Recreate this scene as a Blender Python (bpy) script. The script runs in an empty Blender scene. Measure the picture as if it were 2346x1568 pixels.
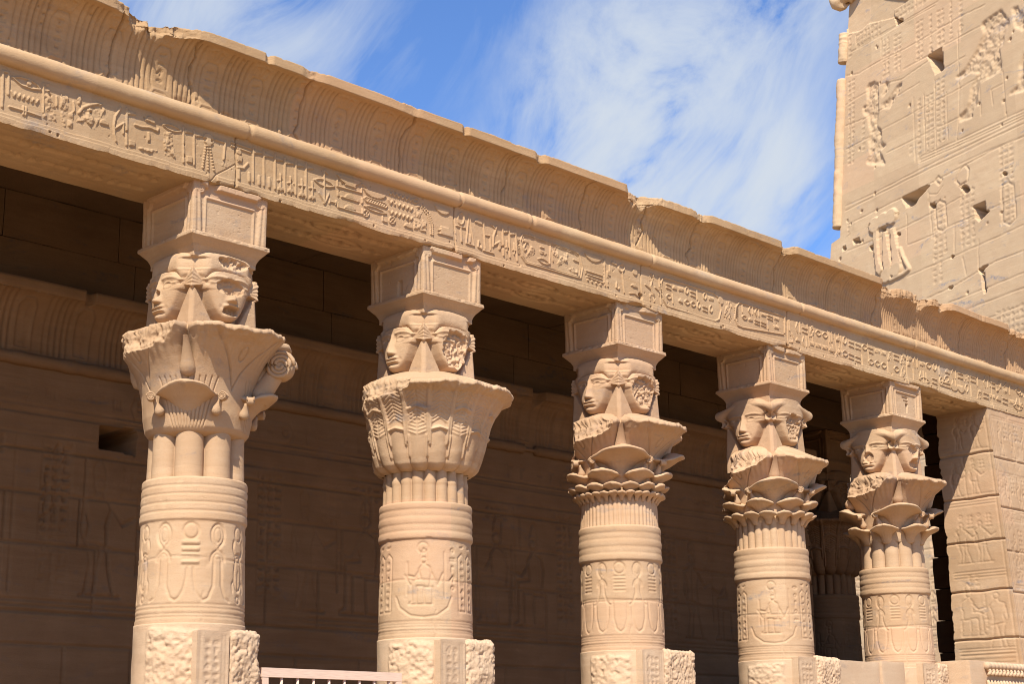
import bpy, math, random
import numpy as np
from mathutils import Matrix, Vector
R = math.radians
scene = bpy.context.scene
COL = scene.collection

# ------------------------------------------------------------------ camera
CLOUDS = [(430,20,.035,.75),(620,60,.04,.65),(860,140,.03,.25),(1430,150,.042,.9),(1500,350,.045,.95),(1640,80,.045,.6),(1390,290,.04,.8),(1330,480,.04,.45),(1850,-40,.04,.4),(1560,480,.035,.6),(1800,370,.018,.9),(1765,480,.026,.9),(1650,540,.03,.45)]
SKY_TINT = (1.15, 1.5, 2.05, 1); CLOUD_COL = (6.6, 7.3, 8.3, 1)
CAM = (-8.944, -13.289, 1.611)
YAW, PITCH, ROLL = 0.7966, 0.2561, -0.0134
fw = Vector((math.sin(YAW)*math.cos(PITCH), math.cos(YAW)*math.cos(PITCH), math.sin(PITCH)))
rt = Vector((math.cos(YAW), -math.sin(YAW), 0)); upv = rt.cross(fw)
r2 = math.cos(ROLL)*rt + math.sin(ROLL)*upv; u2 = -math.sin(ROLL)*rt + math.cos(ROLL)*upv
cd = bpy.data.cameras.new('camera'); cam = bpy.data.objects.new('camera', cd); COL.objects.link(cam)
cd.sensor_width = 36; cd.lens = 36*4720.28/2992; cd.clip_end = 5000; cd.clip_start = .1
M = Matrix((r2, u2, -fw)).transposed().to_4x4(); M.translation = CAM
cam.matrix_world = M
scene.camera = cam

# ------------------------------------------------------------------ light
SUN_DIR = Vector((.68, .54, -1.0)).normalized()          # the way the light travels
sl = bpy.data.lights.new('sun', 'SUN'); so = bpy.data.objects.new('sun', sl); COL.objects.link(so)
sl.energy = 5.0; sl.angle = R(.53); sl.color = (1, .945, .84)
so.rotation_euler = SUN_DIR.to_track_quat('-Z', 'Y').to_euler(); so.location = (-20, -20, 40)
ELEV = math.asin(-SUN_DIR.z)
AZ = math.atan2(-SUN_DIR.x, -SUN_DIR.y)                  # heading towards the sun, from +Y clockwise

w = bpy.data.worlds.new('World'); scene.world = w; w.use_nodes = True
nt = w.node_tree; N = nt.nodes; Lk = nt.links; N.clear()
def nd(t, **k):
    n = N.new(t)
    for a, b in k.items(): setattr(n, a, b)
    return n
out = nd('ShaderNodeOutputWorld'); bg = nd('ShaderNodeBackground'); Lk.new(bg.outputs[0], out.inputs[0])
sky = nd('ShaderNodeTexSky', sky_type='NISHITA', sun_disc=False, sun_elevation=ELEV, sun_rotation=AZ, air_density=1.0, dust_density=.6, ozone_density=2.5, altitude=100)
bg.inputs[1].default_value = .065
tc = nd('ShaderNodeTexCoord')
def vmath(op, a, b=None, val=None):
    n = nd('ShaderNodeVectorMath', operation=op); Lk.new(a, n.inputs[0])
    if b is not None: n.inputs[1].default_value = b
    return n
def mth(op, a, b=None, c=None, clamp=False):
    n = nd('ShaderNodeMath', operation=op, use_clamp=clamp)
    for i, v in enumerate((a, b, c)):
        if v is None: continue
        if isinstance(v, (int, float)): n.inputs[i].default_value = v
        else: Lk.new(v, n.inputs[i])
    return n.outputs[0]
D = tc.outputs['Generated']
# thin cirrus: soft banks at fixed compass headings, torn into streaks by stretched noise
def bank(d, spread, amt):
    dv = Vector(d).normalized()
    n = vmath('DOT_PRODUCT', D, tuple(dv)).outputs['Value']
    a = mth('SUBTRACT', 1.0, n)                         # 1-cos
    e = mth('MULTIPLY', a, -1.0/(spread*spread))
    return mth('MULTIPLY', mth('EXPONENT', e), amt)
def px(x, y):                                           # a heading in the sky, as (right, up) in degrees from the view axis
    return fw + r2*(x-1173)/3701 - u2*(y-784)/3701
acc = None
for (x, y, s, a) in CLOUDS:
    b = bank(px(x, y), s, a)
    acc = b if acc is None else mth('ADD', acc, b)
mp = nd('ShaderNodeCombineXYZ'); sa = R(56)
for q, (ax_, sc_) in enumerate(((r2*math.sin(sa)-u2*math.cos(sa), 9.5), (r2*math.cos(sa)+u2*math.sin(sa), 4.2), (fw, 5.0))):
    Lk.new(vmath('DOT_PRODUCT', D, tuple(ax_*sc_)).outputs['Value'], mp.inputs[q])
nz = nd('ShaderNodeTexNoise'); Lk.new(mp.outputs[0], nz.inputs[0]); nz.inputs['Scale'].default_value = 1.6; nz.inputs['Detail'].default_value = 11; nz.inputs['Roughness'].default_value = .62; nz.inputs['Distortion'].default_value = .7
nz2 = nd('ShaderNodeTexNoise'); Lk.new(D, nz2.inputs[0]); nz2.inputs['Scale'].default_value = 7; nz2.inputs['Detail'].default_value = 5
tex = mth('ADD', mth('MULTIPLY', mth('SUBTRACT', nz.outputs[0], .5), 1.7), mth('MULTIPLY', mth('SUBTRACT', nz2.outputs[0], .5), 1.0))
od = mth('MULTIPLY', acc, mth('MAXIMUM', mth('ADD', mth('MULTIPLY', tex, 2.8), .80), .02))
dens = mth('SUBTRACT', 1.0, mth('EXPONENT', mth('MULTIPLY', od, -1.25)), clamp=True)
dens = mth('ADD', dens, mth('MULTIPLY', mth('ADD', tex, .05, clamp=True), .10), clamp=True)
tint = nd('ShaderNodeMix', data_type='RGBA', blend_type='MULTIPLY'); tint.inputs[0].default_value = 1
Lk.new(sky.outputs[0], tint.inputs[6]); tint.inputs[7].default_value = SKY_TINT
mx = nd('ShaderNodeMix', data_type='RGBA'); Lk.new(dens, mx.inputs[0]); Lk.new(tint.outputs[2], mx.inputs[6]); mx.inputs[7].default_value = CLOUD_COL
Lk.new(mx.outputs[2], bg.inputs[0])
scene.view_settings.view_transform = 'Standard'; scene.view_settings.look = 'None'; scene.view_settings.gamma = 1
scene.view_settings.exposure = .60
scene.cycles.filter_width = 1.0; scene.cycles.max_bounces = 8; scene.cycles.diffuse_bounces = 6
# ------------------------------------------------------------------ materials
def stone(name, c1, c2, c3, cell=None, stain=.5, bump=.35, strata=1.0, stain_col=(.19, .18, .18), seed=0.0):
    m = bpy.data.materials.new(name); m.use_nodes = True
    t = m.node_tree; n = t.nodes; l = t.links
    bs = n['Principled BSDF']; bs.inputs['Roughness'].default_value = .92; bs.inputs['Specular IOR Level'].default_value = .12
    geo = n.new('ShaderNodeNewGeometry'); oi = n.new('ShaderNodeObjectInfo')
    def noise(scale, detail=6, rough=.55, sc=(1, 1, 1), rot=(0, 0, 0), dist=0, off=(0, 0, 0)):
        mp = n.new('ShaderNodeMapping'); l.new(geo.outputs['Position'], mp.inputs[0]); mp.inputs['Scale'].default_value = sc; mp.inputs['Rotation'].default_value = rot
        mp.inputs['Location'].default_value = (off[0]+seed, off[1], off[2]+seed)
        z = n.new('ShaderNodeTexNoise'); l.new(mp.outputs[0], z.inputs[0]); z.inputs['Scale'].default_value = scale; z.inputs['Detail'].default_value = detail; z.inputs['Roughness'].default_value = rough; z.inputs['Distortion'].default_value = dist
        return z.outputs[0]
    def ramp(v, a, b):
        r = n.new('ShaderNodeMapRange'); l.new(v, r.inputs[0]); r.inputs[1].default_value = a; r.inputs[2].default_value = b; return r.outputs[0]
    def mix(f, a, b, mode='MIX'):
        x = n.new('ShaderNodeMix'); x.data_type = 'RGBA'; x.blend_type = mode
        if isinstance(f, float): x.inputs[0].default_value = f
        else: l.new(f, x.inputs[0])
        for v, i in ((a, 6), (b, 7)):
            if isinstance(v, tuple): x.inputs[i].default_value = (*v, 1)
            else: l.new(v, x.inputs[i])
        return x.outputs[2]
    def mul(a, b):
        x = n.new('ShaderNodeMath'); x.operation = 'MULTIPLY'; l.new(a, x.inputs[0])
        if isinstance(b, float): x.inputs[1].default_value = b
        else: l.new(b, x.inputs[1])
        return x.outputs[0]
    big = ramp(noise(.55, 4), .35, .65); mid = ramp(noise(2.2, 6), .35, .68)
    lay = ramp(noise(1.3, 7, .6, (.8, .8, 9*strata), (R(4), R(-5), 0), .8), .38, .66)
    c = mix(big, c1, c2); c = mix(mul(lay, .75), c, c3); c = mix(mul(mid, .55), c, c2)
    fine = ramp(noise(38, 5, .7), .3, .7); c = mix(mul(fine, .34), c, tuple(v*.72 for v in c1))
    spk = ramp(noise(95, 2, .5), .62, .72); c = mix(mul(spk, .5), c, tuple(v*.55 for v in c1))
    if stain > 0:
        st = ramp(noise(1.1, 6, .62, (.9, .9, 3.2), (R(8), R(10), 0), 1.1, (3, 7, 1)), .585, .69)
        brk = ramp(noise(14, 4, .7), .36, .6)
        c = mix(mul(mul(st, brk), float(stain)), c, stain_col)
        dk = ramp(noise(.8, 5, .6, (1, 1, 2.2), (0, R(6), 0), .5, (11, 2, 5)), .6, .8); c = mix(mul(dk, .5), c, tuple(v*.6 for v in c2))
        bl = ramp(noise(5, 4, .6, (1, 1, 1), (0, 0, 0), .3, (1, 12, 9)), .66, .76); c = mix(mul(bl, .28), c, tuple(min(1, v*1.35) for v in c1))
    if cell:
        cm = n.new('ShaderNodeMapping'); l.new(geo.outputs['Position'], cm.inputs[0]); cm.inputs['Scale'].default_value = tuple(1/q for q in cell); cm.inputs['Location'].default_value = (.37, .2, .11)
        fl = n.new('ShaderNodeVectorMath'); fl.operation = 'FLOOR'; l.new(cm.outputs[0], fl.inputs[0]); wn = n.new('ShaderNodeTexWhiteNoise'); l.new(fl.outputs[0], wn.inputs['Vector'])
        c = mix(mul(wn.outputs['Value'], .5), c, tuple(v*.80 for v in c2)); sx = n.new('ShaderNodeSeparateColor'); l.new(wn.outputs['Color'], sx.inputs[0])
        c = mix(mul(ramp(sx.outputs[1], .55, 1), .4), c, (c1[0]*1.06, c1[1]*.92, c1[2]*.92))
    hs = n.new('ShaderNodeHueSaturation'); l.new(c, hs.inputs['Color'])
    mr = n.new('ShaderNodeMapRange'); l.new(oi.outputs['Random'], mr.inputs[0]); mr.inputs[3].default_value = .94; mr.inputs[4].default_value = 1.06; l.new(mr.outputs[0], hs.inputs['Value'])
    l.new(hs.outputs[0], bs.inputs['Base Color'])
    vo = n.new('ShaderNodeTexVoronoi'); l.new(geo.outputs['Position'], vo.inputs[0]); vo.inputs['Scale'].default_value = 17; vo.inputs['Randomness'].default_value = 1
    pit = ramp(vo.outputs['Distance'], .0, .16)
    hb = n.new('ShaderNodeMath'); hb.operation = 'ADD'; l.new(noise(48, 6, .7, (1, 1, 1.8)), hb.inputs[0]); l.new(mul(pit, .35), hb.inputs[1])
    bp = n.new('ShaderNodeBump'); bp.inputs['Strength'].default_value = bump; bp.inputs['Distance'].default_value = .016; l.new(hb.outputs[0], bp.inputs['Height']); l.new(bp.outputs[0], bs.inputs['Normal'])
    return m
def flat_mat(name, c, rough=.6, spec=.3, metal=0):
    m = bpy.data.materials.new(name); m.use_nodes = True; t = m.node_tree
    bs = t.nodes['Principled BSDF']; bs.inputs['Roughness'].default_value = rough; bs.inputs['Specular IOR Level'].default_value = spec
    z = t.nodes.new('ShaderNodeTexNoise'); z.inputs['Scale'].default_value = 14; z.inputs['Detail'].default_value = 6
    r = t.nodes.new('ShaderNodeMapRange'); t.links.new(z.outputs[0], r.inputs[0]); r.inputs[1].default_value = .4; r.inputs[2].default_value = .75
    x = t.nodes.new('ShaderNodeMix'); x.data_type = 'RGBA'; t.links.new(r.outputs[0], x.inputs[0]); x.inputs[6].default_value = (*c, 1); x.inputs[7].default_value = (*[v*.75 for v in c], 1)
    t.links.new(x.outputs[2], bs.inputs['Base Color'])
    return m

# ------------------------------------------------------------------ mesh helpers
def tag(o, label=None, cat=None, group=None, kind=None):
    if label: o['label'] = label
    if cat: o['category'] = cat
    if group: o['group'] = group
    if kind: o['kind'] = kind
    return o
def thing(name, loc, label, cat, group=None, rz=0):
    o = bpy.data.objects.new(name, None); COL.objects.link(o); o.location = loc; o.rotation_euler = (0, 0, rz); o.empty_display_size = .3
    return tag(o, label, cat, group)
def mesh_obj(name, V, F4, mat, parent=None, smooth=True, off=None):
    """V (n,3), F4 (m,4) -> one linked mesh object"""
    V = np.asarray(V, dtype=np.float32)
    if off is not None: V = V - np.asarray(off, dtype=np.float32)
    F4 = np.asarray(F4, dtype=np.int32)
    me = bpy.data.meshes.new(name)
    me.vertices.add(len(V)); me.vertices.foreach_set('co', V.ravel())
    me.loops.add(F4.size); me.loops.foreach_set('vertex_index', F4.ravel())
    me.polygons.add(len(F4)); me.polygons.foreach_set('loop_start', np.arange(0, F4.size, 4, dtype=np.int32))
    me.polygons.foreach_set('loop_total', np.full(len(F4), 4, dtype=np.int32))
    me.polygons.foreach_set('use_smooth', np.full(len(F4), smooth, dtype=bool))
    me.update(calc_edges=True); me.validate()
    me.materials.append(mat)
    o = bpy.data.objects.new(name, me); COL.objects.link(o)
    if parent is not None: o.parent = parent
    return o
def gridfaces(nv, nu, wrap=False, flip=False, base=0):
    i = np.arange(nv-1)[:, None]; j = np.arange(nu if wrap else nu-1)[None, :]; j2 = (j+1) % nu
    a = i*nu+j; b = i*nu+j2; c = (i+1)*nu+j2; d = (i+1)*nu+j
    f = np.stack([a, b, c, d], -1).reshape(-1, 4) + base
    return f[:, ::-1] if flip else f
class Build:
    """collects grids, makes one mesh"""
    def __init__(s): s.V = []; s.F = []; s.n = 0
    def grid(s, P, wrap=False, flip=False):
        nv, nu = P.shape[:2]; s.V.append(P.reshape(-1, 3)); s.F.append(gridfaces(nv, nu, wrap, flip, s.n)); s.n += nv*nu; return s
    def obj(s, name, mat, parent=None, smooth=True, off=None):
        return mesh_obj(name, np.concatenate(s.V), np.concatenate(s.F), mat, parent, smooth, off)
def sm(x, a, b):
    t = np.clip((x-a)/(b-a), 0, 1); return t*t*(3-2*t)
# lattice noise in 3D, -1..1
def vnoise(P, scale, seed=0):
    q = np.asarray(P, dtype=np.float64)*scale + 100.37*(seed+1); i = np.floor(q).astype(np.int64); f = q-i; f = f*f*(3-2*f)
    def h(x, y, z):
        n = (x*73856093 ^ y*19349663 ^ z*83492791 ^ (seed*2654435)) & 0x7fffffff
        n = ((n >> 13) ^ n)*1274126177 & 0x7fffffff; n = ((n >> 16) ^ n)*60493 & 0x7fffffff
        return n/float(0x7fffffff)
    r = 0
    for a in (0, 1):
        wx = f[..., 0] if a else 1-f[..., 0]
        for b in (0, 1):
            wy = f[..., 1] if b else 1-f[..., 1]
            for c in (0, 1):
                wz = f[..., 2] if c else 1-f[..., 2]
                r = r + wx*wy*wz*h(i[..., 0]+a, i[..., 1]+b, i[..., 2]+c)
    return r*2-1
def fbm(P, scale, seed=0, oc=3):
    r = 0; a = 1; t = 0
    for k in range(oc): r = r + a*vnoise(P, scale*2**k, seed+k); t += a; a *= .5
    return r/t
# 2D noise by upsampling a random lattice
def noise2(shape, cell, seed, oc=3):
    rg = np.random.RandomState(seed); r = np.zeros(shape); a = 1; t = 0
    for k in range(oc):
        c = max(1.0, cell/2**k); ny = int(shape[0]/c)+3; nx = int(shape[1]/c)+3; G = rg.rand(ny, nx)*2-1
        y = np.arange(shape[0])/c; x = np.arange(shape[1])/c; yi = y.astype(int); xi = x.astype(int); fy = (y-yi); fx = (x-xi); fy = fy*fy*(3-2*fy); fx = fx*fx*(3-2*fx)
        A = G[yi][:, xi]*(1-fx)+G[yi][:, xi+1]*fx; B = G[yi+1][:, xi]*(1-fx)+G[yi+1][:, xi+1]*fx
        r += a*(A*(1-fy)[:, None]+B*fy[:, None]); t += a; a *= .55
    return r/t
def blur(H, n=1):
    for _ in range(n):
        K = np.pad(H, 1, mode='edge'); H = (K[:-2, 1:-1]+K[2:, 1:-1]+2*K[1:-1, 1:-1])/4
        K = np.pad(H, 1, mode='edge'); H = (K[1:-1, :-2]+K[1:-1, 2:]+2*K[1:-1, 1:-1])/4
    return H
class Relief:
    """height field over a rectangle in metres; strokes raise or cut it"""
    def __init__(s, x0, x1, z0, z1, res, seed=1):
        s.nx = int(round((x1-x0)/res))+1; s.nz = int(round((z1-z0)/res))+1
        s.x = np.linspace(x0, x1, s.nx); s.z = np.linspace(z0, z1, s.nz); s.H = np.zeros((s.nz, s.nx)); s.res = res
        s.seed = seed; s._rn = None
    def rn(s):
        if s._rn is None: s._rn = noise2(s.H.shape, .05/s.res, s.seed+77, 3)
        return s._rn
    def win(s, pts, pad):
        a = np.array(pts); i0 = np.searchsorted(s.x, a[:, 0].min()-pad); i1 = np.searchsorted(s.x, a[:, 0].max()+pad)
        j0 = np.searchsorted(s.z, a[:, 1].min()-pad); j1 = np.searchsorted(s.z, a[:, 1].max()+pad)
        return (slice(j0, j1), slice(i0, i1)) if i1 > i0 and j1 > j0 else None
    def put(s, W, val, mask=None, cut=False):
        if cut: s.H[W] = np.minimum(s.H[W], val)
        else: s.H[W] = np.maximum(s.H[W], val)
    def line(s, pts, w, h, closed=False, cut=False, soft=None):
        pts = list(pts)
        if closed: pts = pts+[pts[0]]
        soft = soft or s.res*1.2
        for p, q in zip(pts[:-1], pts[1:]):
            W = s.win([p, q], w/2+soft)
            if W is None: continue
            X = s.x[W[1]][None, :]; Z = s.z[W[0]][:, None]; dx, dz = q[0]-p[0], q[1]-p[1]; L = dx*dx+dz*dz+1e-12
            t = np.clip(((X-p[0])*dx+(Z-p[1])*dz)/L, 0, 1); d = np.hypot(X-p[0]-t*dx, Z-p[1]-t*dz)
            v = h*sm(-d, -(w/2+soft*.5), -(w/2-soft*.6)); s.put(W, v, cut=cut)
    def disc(s, c, r, h, cut=False): s.line([c, (c[0]+1e-4, c[1])], 2*r, h, cut=cut)
    def ring(s, c, rx, rz, w, h, cut=False, a0=0, a1=6.2832, n=18):
        s.line([(c[0]+rx*math.cos(a0+(a1-a0)*k/n), c[1]+rz*math.sin(a0+(a1-a0)*k/n)) for k in range(n+1)], w, h, cut=cut)
    def inside(s, pts, pad=0):
        W = s.win(pts, pad)
        if W is None: return None, None
        X = s.x[W[1]][None, :]; Z = s.z[W[0]][:, None]; m = np.zeros((Z.shape[0], X.shape[1]), bool)
        for (x1, z1), (x2, z2) in zip(pts, pts[1:]+pts[:1]):
            if abs(z2-z1) < 1e-9: continue
            c = ((Z > z1) != (Z > z2)) & (X < (x2-x1)*(Z-z1)/(z2-z1)+x1); m ^= c
        return W, m
    def poly(s, pts, h, cut=False):
        W, m = s.inside(list(pts))
        if W is None: return
        K = s.H[W]; s.H[W] = np.where(m, np.minimum(K, h) if cut else np.maximum(K, h), K)
    def rough(s, pts, base, amp):
        W, m = s.inside(list(pts), .02)
        if W is None: return
        K = s.H[W]; s.H[W] = np.where(m, base+amp*s.rn()[W], K)
    def glyphs(s, x0, z0, x1, z1, h, cell, seed, cut=False, vertical=False, w=None):
        """small scattered signs filling a box"""
        rg = random.Random(seed); w = w or cell*.14
        nx = max(1, int((x1-x0)/cell)); nz = max(1, int((z1-z0)/cell))
        for a in range(nx):
            for b in range(nz):
                cx = x0+(a+.5)*(x1-x0)/nx; cz = z0+(b+.5)*(z1-z0)/nz; e = cell*.36; k = rg.randrange(9)
                if k == 0: s.line([(cx-e, cz-e*.2), (cx-e*.5, cz+e*.2), (cx, cz-e*.2), (cx+e*.5, cz+e*.2), (cx+e, cz-e*.2)], w, h, cut=cut)
                elif k == 1: s.ring((cx, cz), e*.6, e*.6, w, h, cut, n=9)
                elif k == 2: s.line([(cx-e*.3, cz-e), (cx-e*.3, cz+e), (cx+e*.4, cz+e*.6)], w, h, cut=cut)
                elif k == 3: s.line([(cx-e, cz-e*.5), (cx-e*.3, cz+e*.2), (cx+e*.2, cz+e), (cx+e*.7, cz+e*.4), (cx+e*.2, cz-e)], w*1.4, h, cut=cut)
                elif k == 4:
                    s.line([(cx-e, cz+e*.4), (cx+e, cz+e*.4)], w, h, cut=cut); s.line([(cx-e, cz-e*.4), (cx+e, cz-e*.4)], w, h, cut=cut)
                elif k == 5: s.ring((cx, cz), e, e*.4, w, h, cut, n=10)
                elif k == 6:
                    for q in (-.6, 0, .6): s.line([(cx+e*q, cz-e*.6), (cx+e*q, cz+e*.6)], w, h, cut=cut)
                elif k == 7: s.line([(cx-e, cz), (cx+e*.4, cz), (cx+e, cz+e*.5)], w*1.2, h, cut=cut)
                else: s.poly([(cx-e*.7, cz-e*.4), (cx+e*.7, cz-e*.4), (cx+e*.4, cz+e*.4), (cx-e*.4, cz+e*.4)], h, cut=cut)
def standing(rl, x, z, hgt, d, h, w=.02, cut=False, crown=True):
    """outline of a striding figure, facing d=+1/-1"""
    P = lambda L: [(x+d*a*hgt, z+b*hgt) for a, b in L]
    k = dict(cut=cut)
    rl.line(P([(-.10, 0), (-.06, .25), (-.10, .45), (-.08, .55), (-.14, .74), (-.04, .78), (-.03, .83)]), w, h, **k)
    rl.line(P([(.16, 0), (.10, .22), (.08, .44), (.07, .56), (.12, .72), (.04, .78), (.03, .82)]), w, h, **k)
    rl.line(P([(-.02, 0), (.0, .2), (.03, .38)]), w, h, **k); rl.line(P([(-.10, .42), (.12, .38)]), w, h, **k); rl.line(P([(-.14, .0), (.22, .0)]), w, h, **k)
    rl.line(P([(.10, .72), (.22, .58), (.33, .64)]), w*1.4, h, **k); rl.line(P([(-.13, .73), (-.15, .5), (-.1, .4)]), w*1.4, h, **k)
    rl.ring((x+d*.0*hgt, z+.88*hgt), .05*hgt, .055*hgt, w, h, cut, n=10)
    if crown: rl.line(P([(-.05, .92), (-.06, 1.02), (0, 1.1), (.05, 1.0), (.05, .92)]), w, h, **k)
def seated(rl, x, z, hgt, d, h, w=.02, cut=False):
    P = lambda L: [(x+d*a*hgt, z+b*hgt) for a, b in L]; k = dict(cut=cut)
    rl.line(P([(-.18, 0), (-.18, .34), (.0, .34), (.0, .18), (-.02, 0)]), w, h, **k); rl.line(P([(-.18, 0), (.3, 0)]), w, h, **k)
    rl.line(P([(-.12, .36), (-.15, .6), (-.12, .74), (-.04, .78), (-.03, .82)]), w, h, **k)
    rl.line(P([(.02, .82), (.04, .77), (.10, .70), (.06, .50), (.24, .48), (.24, .06), (.30, .02)]), w, h, **k)
    rl.line(P([(.0, .36), (.15, .36), (.15, .0)]), w, h, **k); rl.line(P([(.08, .68), (.18, .54), (.34, .58)]), w*1.3, h, **k); rl.line(P([(.34, .2), (.34, .85)]), w*.8, h, **k)
    rl.ring((x, z+.88*hgt), .06*hgt, .06*hgt, w, h, cut, n=10); rl.line(P([(-.06, .93), (-.06, 1.05), (.0, 1.12), (.05, 1.02), (.06, .93)]), w, h, **k)
def rblock(B, x0, x1, y0, y1, z0, z1, res=.04, r=.02, amp=.006, sc=6, seed=0, fine=0.0, rough_fn=None):
    """rounded, slightly uneven box appended to builder B"""
    lo = np.array([x0, y0, z0]); hi = np.array([x1, y1, z1]); size = hi-lo; r = min(r, size.min()*.45); mid = (lo+hi)/2
    for ax in range(3):
        o = [a for a in range(3) if a != ax]
        n0 = max(2, int(size[o[0]]/res)+1); n1 = max(2, int(size[o[1]]/res)+1)
        A, Bq = np.meshgrid(np.linspace(lo[o[0]], hi[o[0]], n0), np.linspace(lo[o[1]], hi[o[1]], n1))
        for side in (0, 1):
            P = np.zeros(A.shape+(3,)); P[..., o[0]] = A; P[..., o[1]] = Bq; P[..., ax] = hi[ax] if side else lo[ax]
            I = np.clip(P, lo+r, hi-r); d = P-I; ln = np.linalg.norm(d, axis=-1, keepdims=True); P = I+d/np.maximum(ln, 1e-9)*r
            nrm = d/np.maximum(ln, 1e-9); n = fbm(P, sc, seed, 3)*amp
            if fine: n = n+fine*vnoise(P, 34, seed+9)
            if rough_fn is not None: n = n+rough_fn(P)
            P = P+nrm*n[..., None]
            flip = (side == 1) == (ax == 1)
            B.grid(P, flip=flip)
    return B
def tube(B, path, rad, seg=20, close=True, amp=0, seed=0):
    path = np.array(path, float); n = len(path); rad = np.full(n, rad) if np.isscalar(rad) else np.array(rad)
    T = np.gradient(path, axis=0); T /= np.linalg.norm(T, axis=1, keepdims=True)+1e-12
    ref = np.array([0, 0, 1.0]) if abs(T[:, 2]).mean() < .9 else np.array([1.0, 0, 0])
    A = np.cross(T, ref); A /= np.linalg.norm(A, axis=1, keepdims=True)+1e-12; Bn = np.cross(T, A)
    th = np.linspace(0, 2*np.pi, seg, endpoint=False)
    P = path[:, None, :]+rad[:, None, None]*(np.cos(th)[None, :, None]*A[:, None, :]+np.sin(th)[None, :, None]*Bn[:, None, :])
    if amp: P = P+(P-path[:, None, :])/np.maximum(rad[:, None, None], 1e-6)*(fbm(P, 5, seed)*amp)[..., None]
    if close: P = np.concatenate([np.repeat(path[:1], seg, 0)[None], P, np.repeat(path[-1:], seg, 0)[None]], 0)
    B.grid(P, wrap=True, flip=True); return B
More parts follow.
